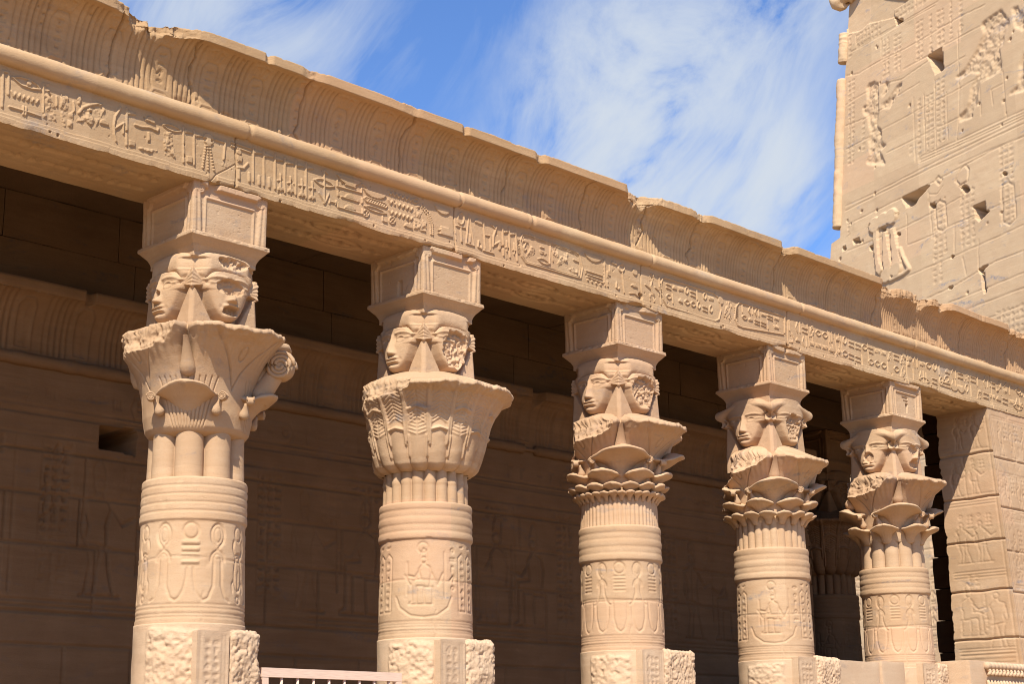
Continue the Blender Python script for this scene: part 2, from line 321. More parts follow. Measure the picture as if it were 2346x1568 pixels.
ARCH_TEXT="""L 0.028 -2.177,7.669 -2.193,8.024 -2.135,8.028 -2.124,7.811
O 0.018 -2.096,7.994 -2.019,8.015 -1.923,8.02 -1.852,8.001 -1.794,7.957 -1.889,7.935 -2,7.942
D 0.03 -1.92,7.984
L 0.022 -2.095,7.848 -2.069,7.806 -2.049,7.847 -2.023,7.805 -2.002,7.847 -1.976,7.804 -1.956,7.846 -1.929,7.804 -1.909,7.846 -1.882,7.803 -1.861,7.845 -1.835,7.802 -1.814,7.844
L 0.022 -2.104,7.69 -1.948,7.689 -1.782,7.684
L 0.022 -1.961,7.733 -1.959,7.653
L 0.022 -1.934,7.731 -1.936,7.65
R 0 -1.777,8.024 -1.709,8.045 -1.703,7.964 -1.765,7.946
R 0 -1.763,7.919 -1.722,7.931 -1.63,7.822 -1.608,7.802 -1.621,7.676 -1.747,7.674
L 0.02 -1.77,8.026 -1.751,7.733
L 0.02 -1.621,7.934 -1.617,7.84
R 0 -1.577,7.975 -1.508,8.023 -1.493,7.89 -1.506,7.654 -1.549,7.656 -1.575,7.839
L 0.02 -1.438,7.934 -1.425,7.841
R 0 -1.487,7.796 -1.432,7.839 -1.435,7.661 -1.486,7.673
D 0.025 -1.379,7.979
L 0.03 -1.374,8.015 -1.381,7.937
L 0.03 -1.374,7.836 -1.335,7.902 -1.265,7.95 -1.165,7.998
R 0 -1.39,7.742 -1.333,7.868 -1.235,7.938 -1.122,8.013 -1.089,7.953 -1.141,7.84 -1.193,7.722 -1.238,7.744 -1.298,7.775
P 0 -1.146,7.791 -1.134,7.822 -1.121,7.836 -1.107,7.844 -1.094,7.847 -1.08,7.845 -1.065,7.838 -1.051,7.825 -1.035,7.794
L 0.024 -0.916,8.024 -0.968,7.918 -0.98,7.817 -0.968,7.723 -0.945,7.659
L 0.022 -0.968,7.786 -0.867,7.877
L 0.022 -0.874,7.861 -0.869,7.764
L 0.026 -0.846,8.038 -0.825,7.651
P 0 -0.833,8.019 -0.73,8.012 -0.73,7.998 -0.831,7.977
P 0 -0.798,7.714 -0.734,7.713 -0.734,7.659 -0.798,7.658
P 0 -0.628,7.971 -0.615,8.005 -0.6,8.021 -0.585,8.029 -0.57,8.032 -0.554,8.028 -0.538,8.019 -0.521,8.002 -0.504,7.966
L 0.026 -0.739,7.892 -0.663,7.89 -0.571,7.911 -0.477,7.898 -0.466,7.927
L 0.03 -0.576,7.846 -0.571,7.755
O 0.016 -0.419,7.983 -0.363,8.006 -0.306,8.011 -0.247,8 -0.188,7.976 -0.245,7.956 -0.303,7.948 -0.36,7.956
R 0 -0.392,7.919 -0.306,7.936 -0.286,7.841 -0.253,7.657 -0.372,7.675 -0.395,7.811
R 0 -0.712,7.667 -0.467,7.692 -0.48,7.653 -0.68,7.648
L 0.026 -0.167,8.033 -0.149,7.649
P 0 -0.153,8.013 -0.056,8.006 -0.055,7.992 -0.151,7.971
L 0.026 -0.037,8.026 -0.021,7.654
P 0 -0.024,8.006 0.065,7.999 0.065,7.985 -0.022,7.963
P 0 -0.113,7.73 -0.049,7.733 -0.046,7.662 -0.11,7.659
D 0.075 0.144,7.981
D 0.015 0.115,7.9
D 0.015 0.111,7.869
D 0.015 0.108,7.838
D 0.015 0.105,7.807
D 0.015 0.101,7.777
D 0.015 0.098,7.746
D 0.015 0.094,7.715
D 0.015 0.091,7.684
D 0.015 0.088,7.653
D 0.015 0.139,7.907
D 0.015 0.141,7.875
D 0.015 0.143,7.842
D 0.015 0.145,7.81
D 0.015 0.147,7.778
D 0.015 0.149,7.746
D 0.015 0.151,7.714
D 0.015 0.153,7.681
D 0.015 0.155,7.649
D 0.015 0.163,7.914
D 0.015 0.171,7.882
D 0.015 0.179,7.85
D 0.015 0.187,7.819
D 0.015 0.195,7.787
D 0.015 0.203,7.756
D 0.015 0.211,7.724
D 0.015 0.219,7.692
D 0.015 0.227,7.661
L 0.024 0.226,8 0.356,8 0.342,7.793
R 0 0.318,7.787 0.399,7.838 0.414,7.68 0.322,7.686
L 0.024 0.431,8.025 0.687,8.02
L 0.024 0.433,7.985 0.68,7.978
D 0.035 0.536,7.942
P 0 0.508,7.905 0.583,7.903 0.573,7.841 0.523,7.835
L 0.028 0.432,7.782 0.534,7.767 0.601,7.778 0.658,7.849
L 0.026 0.72,8.045 0.733,7.661
P 0 0.735,8.025 0.834,8.017 0.835,8.002 0.736,7.98
L 0.026 0.859,8.045 0.872,7.652
P 0 0.874,8.025 0.983,8.017 0.983,8.002 0.875,7.98
L 0.026 1.009,8.04 1.02,7.652
P 0 1.023,8.02 1.116,8.012 1.116,7.997 1.025,7.975
L 0.026 1.142,8.038 1.153,7.64
P 0 1.157,8.017 1.259,8.01 1.26,7.995 1.158,7.972
L 0.026 1.291,8.047 1.301,7.654
P 0 1.306,8.026 1.4,8.019 1.401,8.004 1.307,7.981
L 0.026 1.432,8.054 1.442,7.651
P 0 1.447,8.033 1.539,8.026 1.54,8.011 1.448,7.987
L 0.036 0.543,7.737 0.546,7.65
L 0.036 0.676,7.742 0.679,7.654
L 0.036 0.808,7.739 0.811,7.651
L 0.036 0.942,7.751 0.945,7.655
L 0.026 1.089,7.834 1.095,7.648
L 0.02 1.052,7.757 1.13,7.77
P 0 1.062,7.685 1.125,7.693 1.137,7.658 1.052,7.645
L 0.026 1.228,7.84 1.233,7.66
L 0.02 1.191,7.762 1.269,7.775
P 0 1.2,7.697 1.264,7.705 1.275,7.671 1.19,7.657
L 0.026 1.381,7.849 1.386,7.653
L 0.02 1.343,7.771 1.422,7.783
P 0 1.352,7.69 1.417,7.698 1.429,7.663 1.343,7.649
L 0.026 1.527,7.856 1.531,7.658
L 0.02 1.488,7.777 1.569,7.79
P 0 1.497,7.695 1.563,7.704 1.575,7.669 1.487,7.655
L 0.026 1.689,8.036 1.697,7.653
L 0.022 1.689,8.036 1.736,8.01
O 0.018 1.553,7.893 1.623,7.923 1.693,7.929 1.764,7.915 1.836,7.885 1.765,7.859 1.695,7.849 1.624,7.859
L 0.022 1.626,7.758 1.706,7.655 1.76,7.776
L 0.02 1.779,7.722 1.771,7.671
L 0.02 1.869,7.726 1.859,7.677
L 0.02 1.776,7.695 1.864,7.698
P 0 1.867,8.04 1.913,7.987 1.958,7.964 2.004,7.951 2.049,7.947 2.095,7.952 2.14,7.967 2.185,7.992 2.231,8.048
L 0.02 1.878,7.968 1.879,7.899 2.233,7.906 2.236,7.965
L 0.02 1.886,7.838 1.891,7.79 2.244,7.79 2.243,7.841
L 0.02 1.892,7.708 1.893,7.655 2.246,7.659 2.251,7.718
P 0 1.983,7.937 2.003,7.968 2.025,7.982 2.046,7.989 2.068,7.992 2.089,7.989 2.111,7.982 2.133,7.968 2.155,7.937
P 0 1.985,7.798 2.006,7.829 2.027,7.842 2.048,7.85 2.07,7.853 2.091,7.851 2.113,7.844 2.135,7.83 2.157,7.8
P 0 1.987,7.67 2.008,7.7 2.029,7.714 2.05,7.722 2.072,7.725 2.093,7.723 2.115,7.716 2.137,7.702 2.159,7.672
L 0.028 2.25,8.016 2.299,7.989
P 0 2.251,7.969 2.295,7.925 2.34,7.905 2.384,7.893 2.428,7.889 2.472,7.893 2.517,7.903 2.561,7.923 2.605,7.967
O 0.018 2.272,7.856 2.301,7.876 2.586,7.87 2.622,7.847 2.597,7.817 2.302,7.824
L 0.014 2.311,7.861 2.328,7.832 2.345,7.86 2.362,7.831 2.379,7.859 2.397,7.83 2.414,7.858 2.431,7.829 2.448,7.857 2.466,7.828 2.482,7.856 2.5,7.827 2.517,7.855 2.535,7.826 2.552,7.854 2.569,7.825 2.586,7.853
O 0.016 2.273,7.762 2.357,7.779 2.441,7.781 2.526,7.77 2.611,7.749 2.526,7.735 2.442,7.731 2.357,7.739
O 0.016 2.35,7.692 2.345,7.671 2.33,7.653 2.31,7.641 2.288,7.639 2.269,7.645 2.259,7.66 2.258,7.679 2.268,7.699 2.287,7.714 2.309,7.722 2.33,7.72 2.344,7.709
L 0.014 2.27,7.699 2.337,7.665
L 0.014 2.336,7.715 2.271,7.646
O 0.016 2.746,7.702 2.74,7.681 2.725,7.663 2.704,7.651 2.681,7.648 2.662,7.655 2.651,7.67 2.651,7.689 2.662,7.709 2.68,7.725 2.703,7.733 2.725,7.731 2.74,7.72
L 0.014 2.663,7.709 2.732,7.675
L 0.014 2.731,7.726 2.664,7.656
L 0.018 2.552,7.704 2.553,7.648 2.618,7.648
L 0.022 2.635,8.034 2.666,7.992 2.697,8.033 2.728,7.991 2.759,8.033 2.79,7.991 2.821,8.032 2.853,7.99 2.884,8.032 2.915,7.989 2.947,8.031 2.978,7.989 3.01,8.031
L 0.022 2.636,7.927 2.667,7.885 2.697,7.925 2.729,7.883 2.759,7.924 2.791,7.881 2.822,7.922 2.853,7.88 2.884,7.921 2.916,7.878 2.947,7.919 2.979,7.876 3.01,7.917
L 0.022 2.647,7.802 2.677,7.761 2.707,7.802 2.737,7.761 2.767,7.802 2.797,7.76 2.828,7.802 2.858,7.76 2.888,7.802 2.919,7.76 2.949,7.802 2.98,7.76 3.011,7.801
O 0.016 3.107,8.03 3.102,8.017 3.087,8.004 3.067,7.995 3.046,7.991 3.028,7.993 3.018,8.002 3.018,8.014 3.028,8.028 3.045,8.039 3.067,8.046 3.087,8.047 3.102,8.041
R 0 3.041,7.933 3.155,8.009 3.176,7.917 3.134,7.826 3.238,7.786 3.217,7.668 3.032,7.657
P 0 2.879,7.661 2.895,7.692 2.912,7.704 2.928,7.711 2.945,7.713 2.961,7.709 2.978,7.7 2.995,7.685 3.011,7.652
D 0.014 3.176,7.99
D 0.014 3.202,7.97
D 0.014 3.228,7.95
D 0.014 3.254,7.93
D 0.014 3.28,7.909
D 0.014 3.28,7.909
D 0.014 3.29,7.886
D 0.014 3.301,7.862
D 0.014 3.311,7.839
D 0.014 3.322,7.815
D 0.014 3.332,7.792
D 0.014 3.332,7.792
D 0.014 3.332,7.765
D 0.014 3.332,7.739
D 0.014 3.332,7.713
D 0.014 3.332,7.688
D 0.014 3.332,7.662
D 0.014 3.155,7.961
D 0.014 3.178,7.942
D 0.014 3.202,7.923
D 0.014 3.225,7.904
D 0.014 3.249,7.886
D 0.014 3.249,7.886
D 0.014 3.257,7.865
D 0.014 3.266,7.844
D 0.014 3.275,7.824
D 0.014 3.284,7.803
D 0.014 3.293,7.782
D 0.014 3.293,7.782
D 0.014 3.294,7.758
D 0.014 3.296,7.734
D 0.014 3.298,7.71
D 0.014 3.299,7.686
D 0.014 3.301,7.662
P 0 3.354,8.038 3.386,7.99 3.419,7.968 3.453,7.954 3.486,7.949 3.519,7.951 3.552,7.96 3.586,7.979 3.62,8.024
P 0 3.406,7.695 3.437,7.751 3.468,7.777 3.5,7.791 3.531,7.796 3.562,7.792 3.594,7.777 3.625,7.752 3.657,7.695
L 0.022 3.469,7.788 3.586,7.789
O 0.018 3.845,7.981 3.838,7.945 3.822,7.915 3.798,7.897 3.773,7.895 3.753,7.91 3.741,7.939 3.741,7.974 3.753,8.008 3.774,8.033 3.799,8.044 3.822,8.037 3.839,8.014
L 0.024 3.714,7.862 3.859,7.866
L 0.026 3.786,7.856 3.804,7.676
L 0.024 3.695,7.806 3.707,7.669
L 0.02 3.925,8.045 3.877,7.675
L 0.02 3.933,8.039 4.006,7.678
L 0.02 3.877,7.678 4.014,7.672
L 0.024 3.947,7.805 3.94,7.704
P 0 4.017,7.977 4.034,8.008 4.052,8.022 4.069,8.029 4.087,8.032 4.104,8.028 4.121,8.02 4.138,8.005 4.155,7.972
L 0.024 4.172,8.028 4.196,7.675
L 0.02 4.204,7.856 4.284,7.859 4.287,7.681
L 0.022 4.161,7.65 4.341,7.651
L 0.024 4.09,7.756 4.073,7.678 4.128,7.663 4.132,7.699
L 0.022 4.306,8.015 4.38,7.972
L 0.026 4.401,8.014 4.344,7.873 4.332,7.736
L 0.026 4.353,7.763 4.455,7.831
L 0.026 4.434,7.819 4.437,7.726
L 0.024 4.498,8.03 4.513,7.663
L 0.024 4.611,8.041 4.625,7.662
L 0.024 4.728,8.022 4.752,7.644
P 0 4.518,7.981 4.6,7.995 4.6,7.98 4.517,7.951
P 0 4.633,7.985 4.724,7.993 4.723,7.978 4.632,7.951
L 0.02 4.571,7.865 4.569,7.728
P 0 4.539,7.782 4.601,7.788 4.6,7.773 4.539,7.767
L 0.02 4.701,7.863 4.698,7.719
P 0 4.668,7.773 4.73,7.779 4.73,7.764 4.668,7.758
L 0.02 4.454,7.823 4.453,7.733
P 0 4.424,7.786 4.484,7.792 4.484,7.777 4.423,7.771
O 0.022 4.804,7.887 4.849,8.011 4.922,8.031 5.819,8.004 5.908,7.976 5.965,7.815 5.923,7.662 5.852,7.658 4.904,7.65 4.826,7.724
O 0.01 4.836,7.886 4.873,7.994 4.926,8.011 5.807,7.981 5.878,7.954 5.924,7.806 5.897,7.683 5.853,7.681 4.915,7.673 4.853,7.738
L 0.01 4.747,7.927 4.81,7.934
L 0.01 4.747,7.91 4.809,7.917
L 0.01 4.747,7.894 4.809,7.9
L 0.01 4.746,7.877 4.809,7.883
L 0.01 4.746,7.86 4.808,7.866
L 0.01 4.746,7.843 4.808,7.849
L 0.01 4.745,7.826 4.808,7.833
L 0.01 4.745,7.81 4.807,7.816
L 0.01 4.745,7.793 4.807,7.799
L 0.01 4.744,7.776 4.807,7.782
L 0.01 4.744,7.759 4.806,7.765
L 0.01 4.744,7.743 4.806,7.749
P 0 4.847,7.919 4.862,7.943 4.876,7.954 4.891,7.96 4.905,7.962 4.92,7.96 4.934,7.954 4.948,7.943 4.962,7.919
L 0.022 4.909,7.91 4.87,7.84 4.886,7.806 4.918,7.836
R 0 4.905,7.726 4.97,7.832 5.004,7.901 5.035,7.893 5.097,7.845 5.011,7.749
L 0.02 5.174,7.92 5.238,7.922
R 0 5.13,7.867 5.205,7.876 5.322,7.856 5.289,7.825 5.14,7.839
O 0.016 5.127,7.752 5.178,7.771 5.229,7.771 5.279,7.756 5.329,7.729 5.278,7.713 5.227,7.709 5.177,7.721
L 0.018 5.357,7.972 5.34,7.728
L 0.018 5.357,7.949 5.406,7.781
R 0 5.401,7.974 5.488,7.978 5.495,7.855 5.409,7.867
R 0 5.47,7.756 5.573,7.903 5.685,7.959 5.659,7.844 5.502,7.732
L 0.022 5.793,7.885 5.882,7.876
R 0 5.7,7.743 5.835,7.803 5.876,7.718 5.743,7.705
P 0 5.999,8.028 6.043,7.977 6.087,7.954 6.132,7.941 6.178,7.937 6.223,7.941 6.27,7.955 6.317,7.979 6.365,8.032
L 0.02 6.025,7.788 6.343,7.784
L 0.016 6.013,7.794 6.034,7.743 6.341,7.736
L 0.02 6.033,7.711 6.351,7.687
D 0.022 6.059,7.669
D 0.022 6.14,7.665
D 0.022 6.221,7.661
D 0.022 6.304,7.656
R 0 6.376,8.015 6.422,8.009 6.408,7.67 6.362,7.676
R 0 6.439,7.868 6.498,7.897 6.465,7.649 6.43,7.658
L 0.024 6.399,8.02 6.396,7.659
P 0 6.526,7.999 6.542,8.023 6.557,8.032 6.572,8.037 6.586,8.037 6.601,8.033 6.615,8.025 6.629,8.011 6.643,7.984
L 0.022 6.632,7.756 6.617,7.68 6.663,7.661 6.681,7.693
O 0.018 6.797,7.989 6.789,7.963 6.769,7.94 6.741,7.926 6.713,7.923 6.69,7.932 6.678,7.951 6.679,7.976 6.694,8.001 6.718,8.021 6.746,8.03 6.773,8.027 6.791,8.012
L 0.022 6.747,7.941 6.78,7.641
D 0.055 7.011,7.976
P 0 6.917,7.766 6.936,7.79 6.955,7.801 6.973,7.806 6.991,7.808 7.009,7.805 7.026,7.797 7.044,7.784 7.061,7.758
L 0.02 6.888,7.655 6.984,7.674 7.067,7.642
L 0.02 6.501,7.961 6.5,7.817
L 0.028 7.354,8.02 7.375,7.95 7.333,7.842 7.388,7.739 7.322,7.643
L 0.024 7.223,7.845 7.318,7.807
L 0.024 7.431,7.846 7.491,7.817
R 0 7.301,7.721 7.402,7.758 7.419,7.63 7.309,7.633
R 0 7.304,8.001 7.417,8.033 7.399,7.938 7.312,7.92
L 0.02 7.515,8.021 7.543,7.629
O 0.022 7.56,7.939 7.603,8.019 7.691,8.029 8.729,8.024 8.833,7.976 8.889,7.815 8.826,7.662 8.726,7.613 7.667,7.629 7.592,7.713
L 0.01 7.515,7.921 7.585,7.927
L 0.01 7.513,7.899 7.583,7.905
L 0.01 7.512,7.877 7.582,7.883
L 0.01 7.511,7.856 7.581,7.862
L 0.01 7.51,7.834 7.58,7.84
L 0.01 7.509,7.812 7.579,7.818
L 0.01 7.507,7.79 7.577,7.796
L 0.01 7.506,7.769 7.576,7.774
L 0.01 7.505,7.747 7.575,7.753
L 0.02 7.674,7.947 7.771,7.94
L 0.02 7.67,7.893 7.768,7.886
O 0.016 7.663,7.774 7.691,7.8 7.717,7.807 7.743,7.797 7.768,7.773 7.74,7.75 7.713,7.74 7.688,7.747
P 0 7.802,7.906 7.815,7.937 7.827,7.95 7.839,7.957 7.851,7.96 7.862,7.957 7.874,7.949 7.884,7.936 7.894,7.905
L 0.02 7.797,7.827 7.802,7.695
L 0.016 7.937,7.954 7.946,7.913 7.961,7.954 7.971,7.913 7.986,7.954 7.996,7.914 8.011,7.955 8.021,7.914 8.036,7.955
P 0 7.924,7.745 7.937,7.775 7.949,7.789 7.962,7.796 7.973,7.798 7.985,7.796 7.996,7.788 8.007,7.774 8.016,7.743
O 0.016 8.15,7.95 8.144,7.927 8.132,7.907 8.117,7.896 8.101,7.896 8.088,7.906 8.082,7.925 8.083,7.948 8.092,7.969 8.106,7.985 8.123,7.991 8.137,7.986 8.147,7.971
O 0.016 8.058,7.771 8.086,7.798 8.113,7.805 8.14,7.795 8.165,7.771 8.136,7.747 8.109,7.737 8.083,7.744
L 0.02 8.203,7.947 8.304,7.94
L 0.02 8.2,7.892 8.3,7.885
O 0.016 8.192,7.771 8.22,7.798 8.248,7.804 8.274,7.794 8.299,7.77 8.271,7.746 8.243,7.736 8.217,7.743
L 0.02 8.341,7.988 8.346,7.853
O 0.016 8.409,7.786 8.403,7.763 8.391,7.744 8.375,7.733 8.359,7.732 8.347,7.743 8.34,7.761 8.342,7.784 8.351,7.806 8.365,7.822 8.382,7.828 8.397,7.823 8.406,7.808
O 0.016 8.557,7.949 8.551,7.926 8.539,7.907 8.523,7.895 8.507,7.895 8.494,7.905 8.488,7.924 8.489,7.947 8.498,7.969 8.513,7.985 8.53,7.991 8.545,7.986 8.555,7.971
L 0.02 8.463,7.783 8.565,7.775
L 0.02 8.459,7.728 8.562,7.72
L 0.016 8.612,7.953 8.622,7.912 8.638,7.954 8.648,7.912 8.664,7.954 8.674,7.913 8.69,7.955 8.7,7.913 8.716,7.955
O 0.016 8.683,7.785 8.678,7.761 8.665,7.742 8.649,7.731 8.633,7.73 8.62,7.741 8.613,7.76 8.615,7.783 8.624,7.805 8.639,7.821 8.656,7.827 8.671,7.821 8.681,7.806
D 0.065 8.882,7.945
R 0 9.029,7.963 9.168,8.001 9.077,7.716 8.942,7.711
O 0.022 9.199,7.749 9.236,7.918 9.322,8.006 10.443,8.007 10.416,7.723 9.379,7.643 9.26,7.653
L 0.01 9.205,7.912 9.291,7.918
L 0.01 9.203,7.885 9.289,7.891
L 0.01 9.201,7.859 9.287,7.865
L 0.01 9.199,7.833 9.285,7.839
L 0.01 9.197,7.807 9.283,7.812
L 0.01 9.195,7.781 9.28,7.786
L 0.01 9.192,7.754 9.278,7.76
L 0.01 9.19,7.728 9.276,7.734
L 0.02 9.389,7.98 9.396,7.872
O 0.016 9.375,7.804 9.407,7.826 9.438,7.831 9.468,7.823 9.497,7.803 9.465,7.784 9.434,7.776 9.403,7.781
L 0.018 9.574,7.986 9.538,7.924 9.58,7.878
L 0.018 9.637,7.998 9.635,7.888
P 0 9.526,7.781 9.541,7.806 9.556,7.818 9.57,7.825 9.584,7.827 9.597,7.826 9.61,7.82 9.623,7.809 9.634,7.785
L 0.018 9.729,7.986 9.693,7.924 9.735,7.877
L 0.018 9.792,7.998 9.791,7.888
L 0.02 9.683,7.813 9.799,7.805
L 0.02 9.679,7.769 9.795,7.761
L 0.016 9.851,7.952 9.863,7.918 9.881,7.952 9.892,7.919 9.91,7.953 9.922,7.919 9.94,7.953 9.951,7.92 9.969,7.954
L 0.02 9.839,7.813 9.956,7.805
L 0.02 9.835,7.768 9.952,7.76
L 0.02 10.008,7.946 10.127,7.939
L 0.02 10.004,7.901 10.122,7.893
L 0.02 9.999,7.846 10.005,7.736
L 0.016 10.168,7.952 10.18,7.918 10.198,7.952 10.21,7.918 10.228,7.953 10.24,7.919 10.258,7.953 10.27,7.919 10.288,7.953
L 0.016 10.155,7.817 10.167,7.783 10.185,7.817 10.197,7.783 10.215,7.818 10.227,7.784 10.245,7.818 10.257,7.784 10.276,7.818
L 0.02 10.551,7.971 10.552,7.812
R 0 10.516,7.616 10.562,7.735 10.619,7.793 10.654,7.72 10.62,7.634
L 0.018 10.757,7.979 10.714,7.89 10.758,7.818
L 0.018 10.827,7.992 10.82,7.83
P 0 10.693,7.68 10.712,7.716 10.728,7.732 10.744,7.741 10.759,7.744 10.774,7.741 10.788,7.731 10.802,7.715 10.813,7.678
L 0.02 10.89,7.924 11.019,7.917
L 0.02 10.883,7.858 11.013,7.851
L 0.018 10.91,7.784 10.867,7.696 10.911,7.624
L 0.018 10.981,7.797 10.973,7.635
R 0 11.052,7.809 11.1,7.931 11.159,7.991 11.195,7.916 11.159,7.829
L 0.016 11.045,7.737 11.056,7.688 11.077,7.737 11.089,7.688 11.11,7.738 11.122,7.689 11.143,7.738 11.155,7.689 11.176,7.739
O 0.016 11.238,7.909 11.277,7.942 11.314,7.951 11.348,7.939 11.381,7.91 11.342,7.88 11.305,7.868 11.27,7.876
L 0.016 11.22,7.737 11.232,7.688 11.253,7.737 11.265,7.688 11.287,7.738 11.298,7.688 11.32,7.738 11.331,7.689 11.353,7.739
O 0.016 11.416,7.91 11.456,7.943 11.493,7.952 11.527,7.94 11.56,7.91 11.521,7.881 11.483,7.868 11.449,7.877
L 0.016 11.398,7.737 11.409,7.687 11.431,7.737 11.442,7.688 11.465,7.738 11.476,7.688 11.498,7.738 11.51,7.688 11.532,7.738
L 0.02 11.603,7.978 11.603,7.814
P 0 11.57,7.679 11.59,7.716 11.608,7.732 11.625,7.741 11.641,7.744 11.656,7.741 11.671,7.731 11.685,7.714 11.696,7.676
P 0 11.774,7.878 11.794,7.915 11.812,7.932 11.829,7.941 11.845,7.944 11.861,7.941 11.876,7.931 11.89,7.914 11.902,7.876
R 0 11.744,7.611 11.794,7.735 11.856,7.795 11.893,7.719 11.855,7.63
O 0.016 12.074,7.932 12.065,7.904 12.048,7.88 12.026,7.866 12.004,7.866 11.987,7.879 11.979,7.902 11.983,7.93 11.996,7.957 12.017,7.977 12.039,7.984 12.059,7.978 12.072,7.959
O 0.016 11.938,7.712 11.978,7.745 12.016,7.754 12.052,7.741 12.085,7.711 12.045,7.682 12.006,7.669 11.971,7.678
L 0.02 12.148,7.93 12.287,7.923
L 0.02 12.14,7.862 12.279,7.854
L 0.02 12.124,7.728 12.263,7.72
L 0.02 12.116,7.661 12.255,7.652
L 0.014 11.021,7.991 11.055,7.658
L 0.014 11.562,7.995 11.595,7.657
L 0.014 11.661,7.996 11.693,7.657
L 0.014 11.759,7.996 11.792,7.656
L 0.014 11.859,7.997 11.891,7.656
L 0.014 11.919,7.997 11.951,7.656
L 0.014 12.674,8.003 12.705,7.654
O 0.016 11.196,7.944 11.188,7.916 11.171,7.893 11.149,7.879 11.127,7.878 11.11,7.891 11.102,7.913 11.105,7.941 11.118,7.967 11.138,7.986 11.161,7.994 11.181,7.988 11.194,7.97
L 0.02 11.143,7.877 11.146,7.719
L 0.02 12.335,7.925 12.47,7.919
L 0.02 12.326,7.854 12.461,7.849
L 0.02 12.309,7.716 12.444,7.709
L 0.02 12.301,7.646 12.436,7.639
O 0.016 12.514,7.91 12.555,7.945 12.593,7.955 12.628,7.942 12.661,7.912 12.621,7.88 12.582,7.866 12.547,7.875
L 0.02 12.497,7.77 12.494,7.598
L 0.02 12.7,7.93 12.838,7.924
L 0.02 12.691,7.859 12.829,7.853
O 0.016 12.672,7.701 12.713,7.737 12.751,7.746 12.786,7.733 12.82,7.702 12.779,7.671 12.74,7.657 12.704,7.666
L 0.016 12.887,7.941 12.898,7.888 12.922,7.942 12.933,7.889 12.957,7.943 12.968,7.89 12.993,7.944 13.003,7.891 13.028,7.945
O 0.016 12.857,7.703 12.898,7.738 12.937,7.748 12.973,7.735 13.006,7.704 12.965,7.672 12.925,7.659 12.889,7.667
L 0.016 13.075,7.944 13.085,7.89 13.11,7.945 13.121,7.891 13.146,7.946 13.156,7.892 13.181,7.946 13.192,7.893 13.217,7.947
O 0.016 13.043,7.704 13.086,7.74 13.125,7.749 13.161,7.736 13.194,7.705 13.152,7.673 13.113,7.66 13.076,7.668
R 0 13.246,7.811 13.302,7.944 13.368,8.009 13.405,7.926 13.363,7.831
L 0.02 13.242,7.777 13.237,7.601
L 0.02 13.454,7.94 13.598,7.934
L 0.02 13.445,7.868 13.588,7.861
O 0.016 13.423,7.707 13.466,7.743 13.506,7.752 13.543,7.739 13.577,7.708 13.534,7.676 13.494,7.662 13.456,7.671
R 0 13.63,7.815 13.688,7.949 13.755,8.015 13.792,7.932 13.75,7.835
R 0 13.601,7.6 13.658,7.733 13.725,7.797 13.762,7.714 13.719,7.619
R 0 13.825,7.817 13.883,7.952 13.952,8.018 13.989,7.934 13.946,7.837
L 0.02 13.82,7.782 13.815,7.604
L 0.018 14.089,8.01 14.035,7.911 14.083,7.829
L 0.018 14.171,8.024 14.154,7.841
L 0.02 14.017,7.784 14.011,7.605
L 0.016 14.242,7.96 14.252,7.905 14.279,7.961 14.29,7.906 14.317,7.962 14.328,7.907 14.355,7.963 14.366,7.908 14.393,7.964
L 0.018 14.257,7.793 14.203,7.694 14.251,7.612
L 0.018 14.339,7.806 14.322,7.623
O 0.016 14.439,7.935 14.485,7.973 14.527,7.983 14.566,7.969 14.602,7.937 14.556,7.904 14.513,7.889 14.474,7.898
L 0.02 14.417,7.788 14.41,7.606
O 0.016 14.769,7.958 14.758,7.927 14.738,7.901 14.713,7.886 14.688,7.885 14.67,7.9 14.663,7.926 14.668,7.957 14.683,7.987 14.707,8.008 14.732,8.016 14.754,8.009 14.768,7.988
L 0.02 14.612,7.734 14.764,7.727
L 0.02 14.601,7.66 14.753,7.653
L 0.02 14.86,8.016 14.852,7.831
O 0.016 14.941,7.737 14.93,7.706 14.91,7.68 14.885,7.665 14.86,7.665 14.842,7.679 14.834,7.705 14.839,7.736 14.855,7.766 14.879,7.787 14.905,7.795 14.927,7.788 14.94,7.767
P 0 15.051,7.905 15.075,7.947 15.097,7.966 15.117,7.976 15.135,7.979 15.153,7.975 15.17,7.964 15.185,7.944 15.197,7.901
L 0.02 15.024,7.737 15.18,7.73
L 0.02 15.013,7.662 15.168,7.655
L 0.018 15.322,8.029 15.264,7.927 15.314,7.842
L 0.018 15.41,8.043 15.39,7.854
L 0.018 15.286,7.803 15.228,7.701 15.278,7.617
L 0.018 15.373,7.816 15.353,7.629
L 0.02 15.482,7.968 15.642,7.962
L 0.02 15.47,7.891 15.629,7.885
L 0.016 15.447,7.75 15.458,7.694 15.487,7.751 15.498,7.694 15.527,7.752 15.538,7.695 15.568,7.752 15.578,7.696 15.608,7.753
R 0 15.675,7.836 15.742,7.978 15.818,8.047 15.858,7.959 15.808,7.857
O 0.016 15.789,7.744 15.778,7.712 15.756,7.685 15.73,7.67 15.704,7.67 15.685,7.684 15.678,7.711 15.683,7.743 15.7,7.773 15.725,7.795 15.752,7.803 15.775,7.795 15.788,7.774
L 0.02 15.915,7.974 16.078,7.967
L 0.02 15.902,7.896 16.065,7.89
L 0.02 15.886,7.802 15.876,7.613
L 0.02 16.144,8.035 16.134,7.844
R 0 16.072,7.611 16.14,7.753 16.218,7.821 16.258,7.733 16.207,7.631
L 0.018 16.413,8.046 16.35,7.94 16.401,7.854
L 0.018 16.505,8.061 16.482,7.866
L 0.02 16.316,7.748 16.482,7.74
L 0.02 16.303,7.67 16.468,7.663
L 0.02 16.581,7.983 16.749,7.976
L 0.02 16.567,7.904 16.735,7.898
